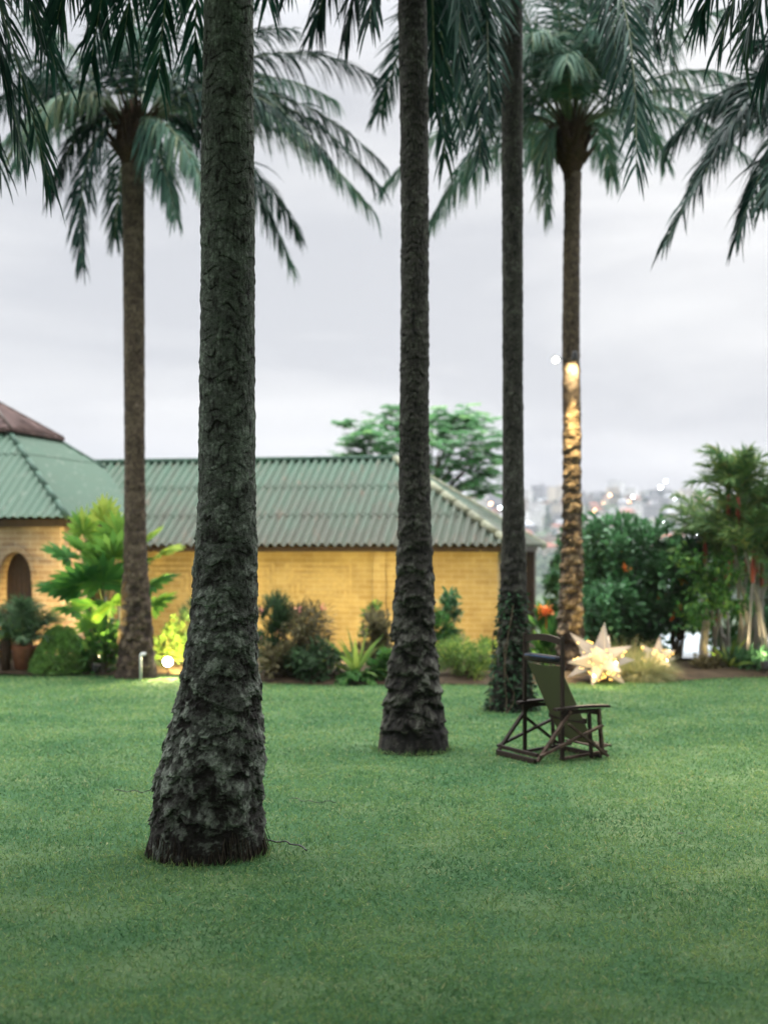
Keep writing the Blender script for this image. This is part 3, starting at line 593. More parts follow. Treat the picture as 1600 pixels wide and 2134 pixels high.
# lantern on top
lt = thing('tmp', None, None) if False else None
lh = 1.22; lz0_ = HA - (2.63 / (HD / 2)) * lh
mb = MB()
for sx in (-1, 1):
    for sy in (-1, 1): mb.box(ap * [1, 1, 0] + [sx * (lh - .16), sy * (lh - .16), lz0_ + .06], (.09, .09, .3))
for sx, sy, wx, wy in ((0, -1, 1, 0), (0, 1, 1, 0), (-1, 0, 0, 1), (1, 0, 0, 1)):
    mb.box(ap * [1, 1, 0] + [sx * (lh - .2), sy * (lh - .2), lz0_ + .0], (wx * 1.9 + .03, wy * 1.9 + .03, .30))
lan = mb.build('roof_lantern', MAT['white_paint'], hall)
la = ap * [1, 1, 0] + [0, 0, lz0_ + .98]; lc = [ap * [1, 1, 0] + np.array([sx * lh, sy * lh, lz0_ + .14]) for sx, sy in ((-1, -1), (1, -1), (1, 1), (-1, 1))]
mb = MB()
for k in range(4): corr(mb, lc[k], lc[(k + 1) % 4], la, la, .2, .015, 1)
for k in range(4): mb.beam(lc[k] - [0, 0, .03], lc[(k + 1) % 4] - [0, 0, .03], .05, .05)
lr = mb.build('lantern_roof', MAT['lantern_roof'], lan, True)
mb = MB()
for k in range(4): mb.tube([la, lc[k]], .035, 8)
mb.build('lantern_hip', MAT['dark_wood'], lan, True)

# ------------------------------------------------------------------ plants
def LM(name, base, spread=1.9, yellow=0.0, trans=.25, rough=.6, spec=.08):
    c = np.array(base); ye = np.array([c[1] * 1.2, c[1] * 1.15, c[2] * .7])
    cols = [tuple(c * .45), tuple(c * .8), tuple(c), tuple(np.clip(c * spread * (1 - yellow) + ye * spread * yellow, 0, .8))]
    return leafmat(name, cols, trans, rough, spec)
MAT['leaf_dark'] = LM('dark_leaf', (.08, .20, .085), 1.9, 0, .25, .42, .25); MAT['ivy'] = LM('ivy_leaf', (.022, .055, .024), 1.9); MAT['leaf_mid'] = LM('green_leaf', (.06, .17, .04), 1.8, .3)
MAT['leaf_lime'] = LM('lime_leaf', (.15, .26, .06), 1.7, .5, .35); MAT['leaf_brown'] = LM('bronze_leaf', (.14, .125, .062), 1.7); MAT['leaf_grey'] = LM('grey_green_leaf', (.065, .12, .055), 1.8)
MAT['leaf_tree'] = LM('tree_leaf', (.10, .26, .10), 1.7, .2, .4); MAT['stem'] = plain('woody_stem', (.10, .075, .05), .85, .2, .4, 20); MAT['stem_green'] = plain('green_stem', (.12, .16, .06), .6, .3, .3, 12)
MAT['clipped'] = LM('clipped_leaf', (.21, .40, .11), 1.6, .3, .35); MAT['straw'] = leafmat('straw_grass', [(.12, .15, .05), (.22, .24, .09), (.34, .33, .15), (.42, .38, .2)], .35, .5, .2)
MAT['flower_orange'] = leafmat('orange_petal', [(.55, .10, .02), (.7, .2, .05), (.75, .3, .1)], .3); MAT['flower_pink'] = leafmat('pink_petal', [(.6, .2, .18), (.7, .35, .3)], .3)
MAT['terracotta'] = plain('terracotta', (.28, .11, .06), .85, .2, .25, 10); MAT['red_stem'] = plain('red_crownshaft', (.25, .045, .025), .45, .4, .25, 8); MAT['pale_stem'] = plain('pale_cane', (.26, .24, .2), .75, .2, .35, 12, stretch=(3, 3, 14))
LEAF = (.12, .75, 1, .7, .08); LANCE = (.5, 1, .8, .4, .04)

def ground(px, Y): return np.array([(px - 800) / FPX * Y, Y, .06 if Y > 23 else 0.0])
def bush(label, cat, px, Y, wpx, toppy, mat, nleaf=1500, leaf=.09, aspect=.5, ncl=26, clr=.35, name='shrub', up=.4, depth=None, flowers=None, botfrac=.12, shape=None, group='plants in the bed', lw=LEAF, droop=.5, gap=.0, dome=.5):
    """irregular shrub: stems to clumps, each clump a cloud of leaf strips"""
    b = ground(px, Y); W = wpx / FPX * Y / 2; H = CAMH - (toppy - HOR) / FPX * Y - b[2]; Dp = depth or W
    root = thing(name, label, cat, b, 0, group); g = rng
    cl = []
    for k in range(ncl):
        a = g.random() * 6.283; rr = math.sqrt(g.random()); z = botfrac + (1 - botfrac) * g.random() ** .9
        pr = shape(z) if shape else math.sqrt(max(.05, 1 - ((z - dome * .8) / (1.05 - dome * .3)) ** 2))
        cl.append((rr * pr * W * .85 * math.cos(a), rr * pr * Dp * .85 * math.sin(a), z * H * .92))
    cl = np.array(cl); R_ = clr * min(W, H) * g.uniform(.6, 1.25, ncl)
    idx = g.integers(0, ncl, nleaf); off = nrm(g.normal(size=(nleaf, 3))) * (g.random(nleaf) ** .45)[:, None]
    B = cl[idx] + off * R_[idx][:, None]; B[:, 2] = np.maximum(B[:, 2], .01)
    D = nrm(off + g.normal(0, .55, (nleaf, 3)) + UP * up + nrm(cl[idx] * [1, 1, .3]) * .5)
    tone = np.clip(g.normal(.45, .22, nleaf) + g.normal(0, .15, ncl)[idx], 0, 1); Lf = leaf * g.uniform(.6, 1.3, nleaf)
    m = MB(); strips(m, B, D, Lf, Lf * aspect, droop, lw, tone=tone); m.build('foliage', mat, root)
    st = MB()
    for c in cl[: min(ncl, 22)]:
        j = g.normal(0, .04, 3) * [1, 1, 0]; st.tube([np.array([0, 0, -.05]) + j, c * [.35, .35, .5] + j, c], [.016, .012, .005], 5)
    st.build('stem', MAT['stem'], root)
    if flowers:
        fi = g.integers(0, ncl, flowers[1]); fp = cl[fi] + nrm(cl[fi] * [1, 1, .3] + [0, -1.2 * W, .2 * H]) * R_[fi][:, None] * 1.0
        for p in fp:
            fm = MB(); q = 14; dd = nrm(g.normal(size=(q, 3)) + [0, -.6, .5]); strips(fm, p + g.normal(0, .03, (q, 3)), dd, flowers[2], flowers[2] * .5, .3, (.3, 1, .2)); fm.build('flower', flowers[0], root)
    return root
def rosette(label, cat, px, Y, mat, n, L, Wd, el=(.2, 1.3), droop=1.1, z0=.05, trunk=0.0, name='fern', prof=(.4, 1, .9, .5, .05), pinn=False, group='plants in the bed', tones=None):
    b = ground(px, Y); root = thing(name, label, cat, b, 0, group); g = rng
    a = np.arange(n) * 2.39996 + g.normal(0, .2, n); e = g.uniform(el[0], el[1], n)
    D = np.stack([np.cos(a) * np.cos(e), np.sin(a) * np.cos(e), np.sin(e)], -1); Lq = L * g.uniform(.75, 1.15, n)
    c = np.array([0, 0, z0 + trunk])
    if trunk > 0: MB().tube([(0, 0, -.05), (.02, 0, trunk * .5), (0, 0, trunk + .05)], [.09, .075, .085], 10).build('trunk', MAT['fibre'], root, True)
    if pinn:
        for k in range(n):
            t_ = c + D[k] * Lq[k] * .95 - UP * droop * Lq[k] * .45; frond(root, c, c + D[k] * Lq[k] * .6, t_, [MAT['stem_green'], mat], int(g.integers(1e6)), ll=L * .26, n=26, droop=.6, wd=Wd, name='frond', base=.1, petiole=.008)
    else:
        for k in range(n):
            m = MB(); strips(m, c[None] + D[k:k + 1] * .03, D[k:k + 1], Lq[k:k + 1], Wd, droop * g.uniform(.7, 1.3), prof, tone=None if tones is None else np.clip(g.normal(tones, .15, 1), 0, 1)); m.build('leaf', mat, root)
    return root
def tuft(label, cat, px, Y, wpx, toppy, mat, n=1500, wd=.009, group='plants in the bed', name='ornamental_grass', spread=.55):
    b = ground(px, Y); W = wpx / FPX * Y / 2; H = CAMH - (toppy - HOR) / FPX * Y - b[2]; root = thing(name, label, cat, b, 0, group); g = rng
    a = g.random(n) * 6.283; r = np.sqrt(g.random(n)) * W * spread; e = np.clip(g.normal(1.15, .28, n) - r / W * .5, .25, 1.5)
    B = np.stack([r * np.cos(a), r * np.sin(a) * .8, np.full(n, -.02)], -1); a2 = a + g.normal(0, .7, n)
    D = np.stack([np.cos(a2) * np.cos(e), np.sin(a2) * np.cos(e), np.sin(e)], -1)
    m = MB(); strips(m, B, D, H * g.uniform(.7, 1.5, n), wd, g.uniform(.8, 2.2, n), (.8, 1, .9, .6, .1)); m.build('foliage', mat, root); return root

def fan_leaf(root, p0, dirv, petl, r, mat, nseg=17, arc=4.0, droop=.35, tone=.5):
    g = rng; dirv = nrm(dirv); m = MB(); hub = p0 + dirv * petl - UP * .08 * petl
    m.tube([p0, (p0 + hub) / 2 + UP * .05 * petl, hub], [.014, .011, .008], 6, 0)
    sd = nrm(np.cross(dirv, UP) + g.normal(0, .15, 3)); fw = nrm(dirv * .75 - UP * .25 + g.normal(0, .12, 3)); fw = nrm(fw - sd * (fw @ sd))
    th = np.linspace(-arc / 2, arc / 2, nseg); D = np.cos(th)[:, None] * fw + np.sin(th)[:, None] * sd; nv = np.cross(fw, sd)
    D = nrm(D + nv * .12 * np.cos(th * 2)[:, None]); Sdv = nrm(np.cross(D, nv) + nv * (.35 * (-1) ** np.arange(nseg))[:, None])
    L = r * (.78 + .22 * np.cos(th * .7)) * g.uniform(.93, 1.05, nseg)
    strips(m, np.repeat(hub[None], nseg, 0), D, L, r * arc / nseg * 1.02, droop, (.06, .55, .95, .75, .12), Sdv, 1, np.clip(tone + g.normal(0, .08, nseg), 0, 1)); m.build('leaf', [MAT['stem_green'], mat], root)

# fan palm clump between the hall and the left palm
b = ground(222, 24.9); fan_o = thing('fan_palm', 'large fan palm with broad pleated leaves between the hall and the left palm', 'plant', b, 0, 'plants in the bed')
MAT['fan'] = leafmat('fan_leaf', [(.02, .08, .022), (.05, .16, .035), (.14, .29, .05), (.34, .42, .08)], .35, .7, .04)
for k in range(7):
    q = np.array([rng.normal(0, .16), rng.normal(0, .16), 0]); t_ = q + [rng.normal(0, .12), rng.normal(0, .1), rng.uniform(.9, 1.7)]; MB().tube([q - [0, 0, .05], (q + t_) / 2 + [.03, 0, 0], t_], [.035, .03, .025], 7).build('stem', MAT['pale_stem'], fan_o, True)
for (px, py, dy, r, tone) in [(165, 1075, .1, .42, .75), (215, 1050, .3, .45, .95), (255, 1085, -.1, .42, .7), (130, 1130, -.2, .45, .35), (180, 1120, -.4, .48, .5), (240, 1130, -.5, .5, .6), (300, 1110, .3, .5, .8), (350, 1122, .35, .42, .9), (120, 1205, -.1, .5, .22), (165, 1190, -.6, .55, .3), (215, 1185, -.7, .5, .4), (325, 1195, .35, .5, .4), (335, 1240, .3, .42, .55), (190, 1240, -.5, .42, .45), (235, 1240, -.6, .4, .62), (150, 1250, .4, .4, .2), (280, 1060, .5, .4, .6), (195, 1290, -.4, .36, .5), (250, 1300, .2, .38, .6), (205, 1100, .5, .45, .55), (270, 1160, .4, .45, .35)]:  # tone set by hand per leaf, mostly lighter towards the top
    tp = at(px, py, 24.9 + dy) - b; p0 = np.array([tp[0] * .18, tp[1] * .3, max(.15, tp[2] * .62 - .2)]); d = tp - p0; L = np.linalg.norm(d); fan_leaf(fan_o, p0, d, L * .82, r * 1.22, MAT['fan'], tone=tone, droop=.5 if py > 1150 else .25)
# left-hand bed
cb_ = ground(126, 24.9); cs_ = thing('clipped_shrub', 'round clipped green shrub at the lawn edge left of the fan palm', 'shrub', cb_, 0, 'plants in the bed'); q = 15000
u = rng.normal(size=(q, 3)); u[:, 2] = np.abs(u[:, 2]) * 1.15 - .12; u = nrm(u); rr = (.93 + .10 * fbm(u * 3.2, 3, 8)) * (1 - .16 * rng.random(q) ** 2.2); m = MB()
B = u * rr[:, None] * [.49, .49, .80]; B[:, :2] *= (1.06 - .22 * np.clip(B[:, 2:] / .8, 0, 1)); B[:, 2] = np.maximum(B[:, 2], .01)
strips(m, B, u + rng.normal(0, .55, (q, 3)) + UP * .35, .058, .022, .3, LEAF, tone=np.clip(rng.normal(.5, .2, q) + .25 * fbm(u * 5, 2, 12), 0, 1)); m.build('foliage', MAT['clipped'], cs_)
st = MB()
for k in range(12): st.tube([(0, 0, -.05), B[k * 50] * .5, B[k * 50] * .95], [.015, .01, .004], 5)
st.build('stem', MAT['stem'], cs_)
pot_b = ground(50, 25.1); pot = thing('plant_pot', 'terracotta pot holding the feathery dark plant before the arched door', 'plant pot', pot_b)
MB().lathe([(.02, 0), (.15, 0), (.2, .3), (.23, .36), (.23, .42), (.2, .42), (.19, .34), (.02, .33)], n=24).build('pot', MAT['terracotta'], pot, True); MB().lathe([(.01, .37), (.188, .365)], n=24).build('soil', MAT['soil'], pot, True)
po = rosette('feathery dark green plant in a terracotta pot before the arched door', 'plant', 50, 25.1, MAT['leaf_grey'], 38, 1.2, .02, (.55, 1.5), .75, .40, 0, 'potted_palm', pinn=True)
rosette('small palm-like plant with a rough stem at the far left of the bed', 'plant', 12, 24.95, MAT['leaf_lime'], 22, .5, .05, (.2, 1.3), .9, .05, .5, 'cycad')
bush('brown leaved shrub at the left edge behind the small rough-stemmed plant', 'shrub', 2, 25.6, 60, 1262, MAT['leaf_brown'], 900, .1, .4, 18)
bush('low broadleaf plants under the fan palm', 'plant', 215, 24.75, 95, 1322, MAT['leaf_mid'], 420, .17, .45, 18, .4, 'broadleaf_plant', .7)
# plants by the floodlight
bush('pale lime shrub glowing behind the round floodlight', 'shrub', 352, 25.4, 80, 1292, MAT['leaf_lime'], 1500, .075, .5, 24, .35)
bush('dark spiky upright shrub right of the glowing lime shrub', 'shrub', 392, 25.7, 60, 1252, MAT['leaf_grey'], 1600, .16, .14, 24, .3, lw=LANCE, up=1.0, depth=.3)
# middle bed, left to right
bush('dry bronze spiky shrub right of the nearest palm', 'shrub', 622, 23.9, 150, 1262, MAT['leaf_brown'], 2600, .19, .12, 34, .34, lw=LANCE, up=.7, droop=1.1, flowers=(MAT['flower_pink'], 5, .06))
bush('dark green spiky shrub close to the nearest palm with thin upright shoots', 'shrub', 566, 23.9, 86, 1240, MAT['leaf_grey'], 1500, .2, .12, 22, .32, lw=LANCE, up=.9, flowers=(MAT['flower_pink'], 3, .05))
bush('low dark green shrub in front of the bronze spiky shrub', 'shrub', 655, 23.35, 120, 1340, MAT['leaf_grey'], 1500, .1, .45, 24, .36)
bush('low brown ground plant at the bed edge by the nearest palm', 'plant', 575, 23.4, 90, 1350, MAT['leaf_brown'], 900, .12, .3, 18, .4, 'low_shrub')
rosette("bird's nest fern with bright upright leaves in the middle bed", 'fern', 742, 23.35, MAT['leaf_lime'], 28, .78, .085, (.35, 1.4), .7, .05, 0, 'fern', tones=.7)
rosette('dark green arching fern at the foot of the bright upright fern', 'fern', 742, 23.2, MAT['leaf_mid'], 16, .55, .035, (.1, .7), 1.0, .04, 0, 'fern', pinn=True)
bush('bronze green shrub left of the second palm', 'shrub', 785, 24.1, 88, 1268, MAT['leaf_brown'], 1500, .12, .3, 24, .34)
bush('thin lime twiggy plant in front of the pilaster', 'plant', 772, 25.4, 46, 1236, MAT['leaf_lime'], 340, .1, .5, 12, .4, 'slender_shrub')
bush('low green plants at the bed edge left of the second palm', 'plant', 800, 23.3, 80, 1360, MAT['leaf_mid'], 900, .1, .4, 20, .4, 'low_shrub')
bush('tall narrow dark shrub against the wall right of the second palm', 'shrub', 938, 25.2, 42, 1200, MAT['leaf_dark'], 700, .12, .35, 20, .6, 'slender_shrub', shape=lambda z: .7, depth=.2)
bush('sprawling pale green shrub right of the second palm', 'shrub', 962, 23.6, 130, 1338, MAT['leaf_lime'], 3200, .085, .22, 44, .34, lw=LANCE, up=.5)
bush('mixed green shrub left of the ivy palm by the wall', 'shrub', 905, 24.6, 70, 1270, MAT['leaf_mid'], 900, .1, .4, 18, .36)
bush('airy yellow green shrub beside the ivy palm', 'shrub', 1022, 24.4, 60, 1330, MAT['leaf_lime'], 900, .08, .35, 18, .4)
# canna and the big dark hedge shrubs
cn = bush('canna with orange flower head between the ivy palm and the floodlit palm', 'plant', 1137, 24.8, 56, 1285, MAT['leaf_mid'], 130, .34, .3, 12, .4, 'canna', up=1.2)
fm = MB(); hp = at(1138, 1276, 24.8) - ground(1137, 24.8); strips(fm, hp + rng.normal(0, .05, (46, 3)), rng.normal(0, 1, (46, 3)) + [0, -.3, .7], .12, .06, .3, (.3, 1, .8, .1)); fm.tube([(0, 0, 0), hp], .01, 5, 0); fm.build('flower', MAT['flower_orange'], cn)
big = dict(name='hedge_shrub', group='big broadleaf shrubs', flowers=(MAT['flower_orange'], 7, .10), botfrac=.06)
bush('dark broadleaf shrub behind the floodlit palm at the house corner', 'shrub', 1195, 28.8, 110, 1086, MAT['leaf_dark'], 4200, .15, .5, 50, .3, name='hedge_shrub', group='big broadleaf shrubs', botfrac=.05)
bush('biggest dark broadleaf shrub with orange blossoms right of the floodlit palm', 'shrub', 1300, 27.2, 260, 1078, MAT['leaf_dark'], 9000, .16, .5, 80, .26, **big)
bush('dark broadleaf shrub with orange blossoms at the right end of the hedge', 'shrub', 1408, 26.6, 140, 1118, MAT['leaf_dark'], 4200, .15, .5, 46, .3, **dict(big, botfrac=.34))
bush('lower dark broadleaf shrub without blossoms in front of the hedge', 'shrub', 1260, 26.0, 170, 1215, MAT['leaf_dark'], 2600, .15, .5, 36, .3, name='hedge_shrub', group='big broadleaf shrubs')
tuft('arching straw yellow grass mound beside the star lantern', 'grass mound', 1335, 23.7, 150, 1358, MAT['straw'], 3000)
tuft('dry grass mound behind the star lanterns under the hedge', 'grass mound', 1300, 24.8, 110, 1335, MAT['straw'], 1400)
# right end: small tree, red stemmed palms, low plants
def cane_palm(label, px, Y, toppy, nst, spread, seed, nf=11, fl=1.25):
    b = ground(px, Y); root = thing('cane_palm', label, 'palm', b, 0, 'red stemmed palms'); g = np.random.default_rng(seed)
    H = CAMH - (toppy - HOR) / FPX * Y - b[2]
    for k in range(nst):
        q = np.array([g.normal(0, spread * .35), g.normal(0, spread * .35), 0]); h = H * g.uniform(.38, .72) if k else H * .84
        t_ = q + [g.normal(0, spread * .5), g.normal(0, spread * .4), h]
        pts = [q - [0, 0, .05], (q * .6 + t_ * .4), t_ - UP * .42]; MB().tube(pts, [.035, .03, .027], 8).build('trunk', MAT['pale_stem'], root, True)
        MB().tube([t_ - UP * .42, t_ - UP * .15, t_ + UP * .12], [.034, .04, .02], 8).build('crownshaft', MAT['red_stem'], root, True)
        for f in range(nf):
            az = f * 2.4 + g.random(); e = g.uniform(.45, 1.55); h_ = np.array([math.cos(az), math.sin(az), 0]); L = fl * g.uniform(.8, 1.1)
            frond(root, t_, t_ + h_ * L * .42 * math.cos(e) + UP * L * .6 * math.sin(e), t_ + h_ * L * (.3 + .35 * math.cos(e)) + UP * L * (.92 * math.sin(e) - .24), [MAT['stem_green'], MAT['cane']], seed * 50 + k * 20 + f, ll=.34, n=30, droop=.5, wd=.03, base=.15, petiole=.012)
MAT['cane'] = leafmat('cane_palm_leaf', [(.04, .11, .045), (.09, .18, .065), (.17, .25, .08), (.34, .32, .11)], .28, .6, .08)
cane_palm('tall red stemmed palm clump at the right edge with the highest crown', 1552, 25.6, 965, 7, .55, 301)
cane_palm('red stemmed palm clump cut off by the right edge', 1605, 25.0, 975, 6, .5, 302)
cane_palm('shorter red stemmed palm clump right of the hedge with bowed yellowing fronds', 1508, 26.2, 1075, 6, .5, 303, fl=1.4)
b = ground(1468, 25.3); tr = thing('small_tree', 'small crooked tree trunk with a thin crown right of the hedge', 'tree', b, 0)
MB().tube([(0, 0, -.05), (-.03, 0, .4), (.02, 0, .8), (-.02, .05, 1.25)], [.10, .075, .07, .05], 9).build('trunk', MAT['pale_stem'], tr, True)
nl = 1300; cl = rng.normal(0, 1, (16, 3)) * [.3, .3, .3] + [0, 0, 1.45]; ix = rng.integers(0, 16, nl); m = MB(); strips(m, cl[ix] + rng.normal(0, .12, (nl, 3)), rng.normal(0, 1, (nl, 3)) + [0, 0, .3], .12, .05, .5, LEAF); m.build('crown', MAT['leaf_mid'], tr)
rosette('bright upright leaved plant at the foot of the red stemmed palms', 'plant', 1520, 24.9, MAT['leaf_lime'], 20, .55, .07, (.4, 1.4), .5, .05, 0, 'broadleaf_plant')
bush('low dark plants along the bed edge at the right, below the crooked trunk', 'plant', 1475, 24.9, 70, 1376, MAT['leaf_brown'], 800, .1, .3, 26, .5, 'low_shrub', depth=.25)
bush('low dark plants along the bed edge under the red stemmed palms', 'plant', 1560, 24.9, 130, 1362, MAT['leaf_dark'], 1500, .1, .3, 26, .5, 'low_shrub', depth=.25)
bush('loose green shrub between the hedge and the red stemmed palms', 'shrub', 1522, 27.4, 120, 1180, MAT['leaf_mid'], 2200, .15, .3, 34, .3)
bush('dark shrub behind the red stemmed palms', 'shrub', 1590, 28.0, 120, 1100, MAT['leaf_dark'], 2600, .15, .4, 36, .3, name='hedge_shrub')
# ivy round the third palm's foot
b = np.array([X3, Y3, 0]); iv = thing('ivy', 'dark ivy climbing the foot of the slim palm behind the chair', 'ivy', b); nl = 1050
z = rng.random(nl) ** 1.5 * 1.6; a = rng.random(nl) * 6.283; rr = np.interp(z, [0, .15, .5, 1, 1.6], [.31, .28, .235, .195, .16]) + .06 * rng.random(nl) * (1 - z / 2.2)
bulge = 1 + .25 * np.clip(pnoise(np.stack([np.cos(a) * 1.5, np.sin(a) * 1.5, z * 2], -1), 3), -1, 1); cxz = np.interp(z, [0, 1.6], [0, .03])
m = MB(); strips(m, np.stack([cxz + rr * bulge * np.cos(a), rr * bulge * np.sin(a), z], -1), np.stack([np.cos(a), np.sin(a), -.3 + 0 * a], -1) + rng.normal(0, .6, (nl, 3)), rng.uniform(.05, .09, nl), .042, .6, LEAF); m.build('foliage', MAT['ivy'], iv)
m = MB()
for k in range(9):
    a0 = rng.random() * 6.28; zz = np.linspace(0, rng.uniform(.8, 1.6), 8); aa = a0 + np.cumsum(rng.normal(0, .18, 8)); r_ = np.interp(zz, [0, .15, .5, 1, 1.6], [.34, .30, .26, .235, .2]); m.tube(np.stack([r_ * np.cos(aa), r_ * np.sin(aa), zz], -1), .008, 5)
m.build('stem', MAT['stem'], iv)

# tree behind the roof
b = np.array([(895 - 800) / FPX * 43, 43.0, -.4]); ft = thing('spreading_tree', 'spreading feathery green tree standing behind the brick house roof', 'tree', b)
m = MB().tube([(0, 0, -.3), (.1, 0, 1.2), (.05, 0, 2.4), (0, 0, 3.2)], [.2, .16, .14, .1], 10); cl = []
for (px, py, dy, r) in [(880, 870, 0, .85), (950, 862, .4, .9), (1000, 900, -.3, .75), (800, 880, .3, .75), (760, 900, -.4, .6), (840, 915, -.8, .8), (920, 915, -.9, .9), (990, 950, -.5, .8), (1015, 985, .3, .7), (940, 965, -.6, .8), (870, 960, .2, .9), (790, 935, -.2, .7), (740, 925, .2, .5), (1035, 925, .5, .45), (960, 1005, -.3, .6), (1010, 1020, .3, .5), (715, 950, 0, .45), (900, 890, .9, .8), (840, 850, .9, .55), (1050, 955, .2, .35), (980, 870, .8, .6), (725, 880, .4, .3)]:
    p = at(px, py, 43 + dy) - b; cl.append((*p, r)); m.tube([(0, 0, 2.3), p * [.4, .4, 1] * .5 + np.array([0, 0, 1.4]), p], [.07, .05, .015], 6)
m.build('trunk', MAT['stem'], ft, True); m = MB()
for x, y, z, r in cl:
    nsp = int(34 * r / .7)                                               # sprays of small leaflets in flat layers
    for k in range(nsp):
        a = rng.random() * 6.283; rr = r * math.sqrt(rng.random()); s0 = np.array([x + rr * math.cos(a), y + rr * math.sin(a), z + rng.normal(0, .17) * r * 1.3 - .25 * rr * rr]); d = nrm(np.array([math.cos(a), math.sin(a), rng.normal(0, .25)]))
        q = 11; u = np.linspace(-.24, .24, q); B = s0 + d * u[:, None]; sd = np.cross(d, UP); B = np.repeat(B, 2, 0); DD = np.tile([[1.], [-1.]], (q, 1)) * sd + d * .4 - UP * .12
        strips(m, B, DD, .17, .045, .4, (.6, 1, .2), tone=np.clip(rng.normal(.5, .22), 0, 1))
m.build('crown', MAT['leaf_tree'], ft)

# pale pool glimpsed behind the hedge
m, n, l, b_, o = newmat('pool_water'); b_.inputs['Base Color'].default_value = (.45, .55, .58, 1); b_.inputs['Roughness'].default_value = .08; b_.inputs['Specular IOR Level'].default_value = .6
nzn = n.new('ShaderNodeTexNoise'); nzn.inputs['Scale'].default_value = 2.5; bp = n.new('ShaderNodeBump'); bp.inputs['Strength'].default_value = .15; bp.inputs['Distance'].default_value = .03; l.new(nzn.outputs[0], bp.inputs['Height']); l.new(bp.outputs[0], b_.inputs['Normal'])
tag(MB().add([(4.3, 26.4, .17), (14, 25.9, .17), (16, 34.2, .17), (5, 34.2, .17)], np.array([[0, 1, 2, 3]])).build('water', m), 'pale pool water behind the hedge', kind='structure')

# ------------------------------------------------------------------ chair (local: x forward, y to the left of the sitter, z up)
MAT['chair_wood'] = plain('weathered_chair_wood', (.026, .017, .013), .75, .2, .5, 9, .35, stretch=(7, 7, 7)); MAT['chair_wood_pale'] = plain('worn_chair_wood', (.070, .048, .035), .85, .15, .6, 16, .4)
MAT['canvas'] = leafmat('olive_canvas', [(.10, .108, .064), (.15, .16, .098), (.21, .22, .14)], .45, .9, .05); MAT['roll'] = plain('black_head_roll', (.012, .012, .018), .7, .3, .3, 30); MAT['blue'] = plain('blue_stripe', (.02, .07, .16), .7, .3, .15, 30)
PL = np.array([(1093 - 800) / FPX * 15.38, 15.38]); PR = np.array([(1171 - 800) / FPX * 14.72, 14.72]); cc = (PL + PR) / 2; lat = PR - PL; hw = np.linalg.norm(lat) / 2; lat = lat / np.linalg.norm(lat)
fwd = np.array([-lat[1], lat[0]]); crz = math.atan2(fwd[1], fwd[0])
ch = thing('deck_chair', 'tall weathered wooden deck chair with olive canvas sling, facing away on the lawn', 'chair', (cc[0], cc[1], .0), crz)
def bm(*segs, name='rail', mat='chair_wood', parent=None, up=UP):
    q = MB()
    for a, b, wd, ht in segs: q.beam(a, b, wd, ht, up)
    return q.build(name, MAT[mat], parent or ch)
for s in (1, -1):                                                        # s=+1 sitter's left = far side in the photo
    y = s * hw; yo = s * (hw + .032)
    bm(((0, y, .015), (0, y, 1.285), .030, .036), name='back_post', up=np.array([1., 0, 0]))
    arm = MB(); xs_ = np.linspace(-.09, .56, 14); wdt = np.interp(xs_, [-.09, .1, .45, .56], [.075, .085, .105, .09])
    V = np.array([[(x, y + e * w_ / 2, .545 + dz + .012 * math.sin(x * 5)) for e in (-1, 1) for dz in (-.014, .014)] for x, w_ in zip(xs_, wdt)]).reshape(-1, 3)
    i = np.arange(13) * 4; arm.add(V, [np.concatenate([np.stack([i + a_, i + b_, i + 4 + b_, i + 4 + a_], 1) for a_, b_ in ((0, 1), (1, 3), (3, 2), (2, 0))]), np.array([[0, 2, 3, 1], [52, 53, 55, 54]])]); arm.build('armrest', MAT['chair_wood'], ch)
    wood = 'chair_wood_pale' if s < 0 else 'chair_wood'
    ap_ = MB(); xs_ = np.linspace(-.02, .46, 12); lo = .455 + .035 * np.sin((xs_ + .02) / .48 * math.pi)
    V = np.array([[(x, y + s * .01 + e * .011, zz) for e in (-1, 1) for zz in (l_, .53)] for x, l_ in zip(xs_, lo)]).reshape(-1, 3); i = np.arange(11) * 4
    ap_.add(V, [np.concatenate([np.stack([i + a_, i + b_, i + 4 + b_, i + 4 + a_], 1) for a_, b_ in ((0, 1), (1, 3), (3, 2), (2, 0))]), np.array([[0, 2, 3, 1], [44, 45, 47, 46]])]); ap_.build('apron', MAT['chair_wood'], ch)
    bm(((.08, yo, .52), (-.315, yo, .03), .026, .046), name='leg', mat=wood, up=np.array([0, 1., 0]))
    bm(((.42, yo, .53), (.47, yo, .05), .026, .046), name='leg', mat=wood, up=np.array([0, 1., 0]))
    bm(((.33, y - s * .01, .53), (.36, y - s * .01, .02), .024, .04), name='leg', up=np.array([0, 1., 0]))
    bm(((-.30, yo + s * .027, .085), (.45, yo + s * .027, .36), .024, .044), name='brace', mat=wood, up=np.array([0, 1., 0]))
    bm(((.02, yo + s * .053, .40), (.50, yo + s * .053, .045), .024, .044), name='brace', mat=wood, up=np.array([0, 1., 0]))
    bm(((.0, y - s * .035, .025), (.56, y - s * .035, .075), .026, .05), name='footrest_bar', mat=wood, up=np.array([0, 1., 0]))
W2 = hw + .01
bm(((-.33, -W2, .028), (-.33, W2, .028), .04, .05), name='base_rail'); bm(((-.29, -W2 + .02, .085), (-.29, W2 - .02, .085), .035, .035), name='base_rail')
bm(((.46, -W2, .035), (.46, W2, .035), .035, .045), name='base_rail'); bm(((.30, -hw + .02, .40), (.30, hw - .02, .40), .03, .055), name='seat_rail')
bm(((.0, -hw + .02, 1.015), (.0, hw - .02, 1.015), .03, .045), name='sling_rail')
tr_ = MB(); ys_ = np.linspace(-hw + .012, hw - .012, 16); arch = .038 * (1 - (ys_ / hw) ** 2)
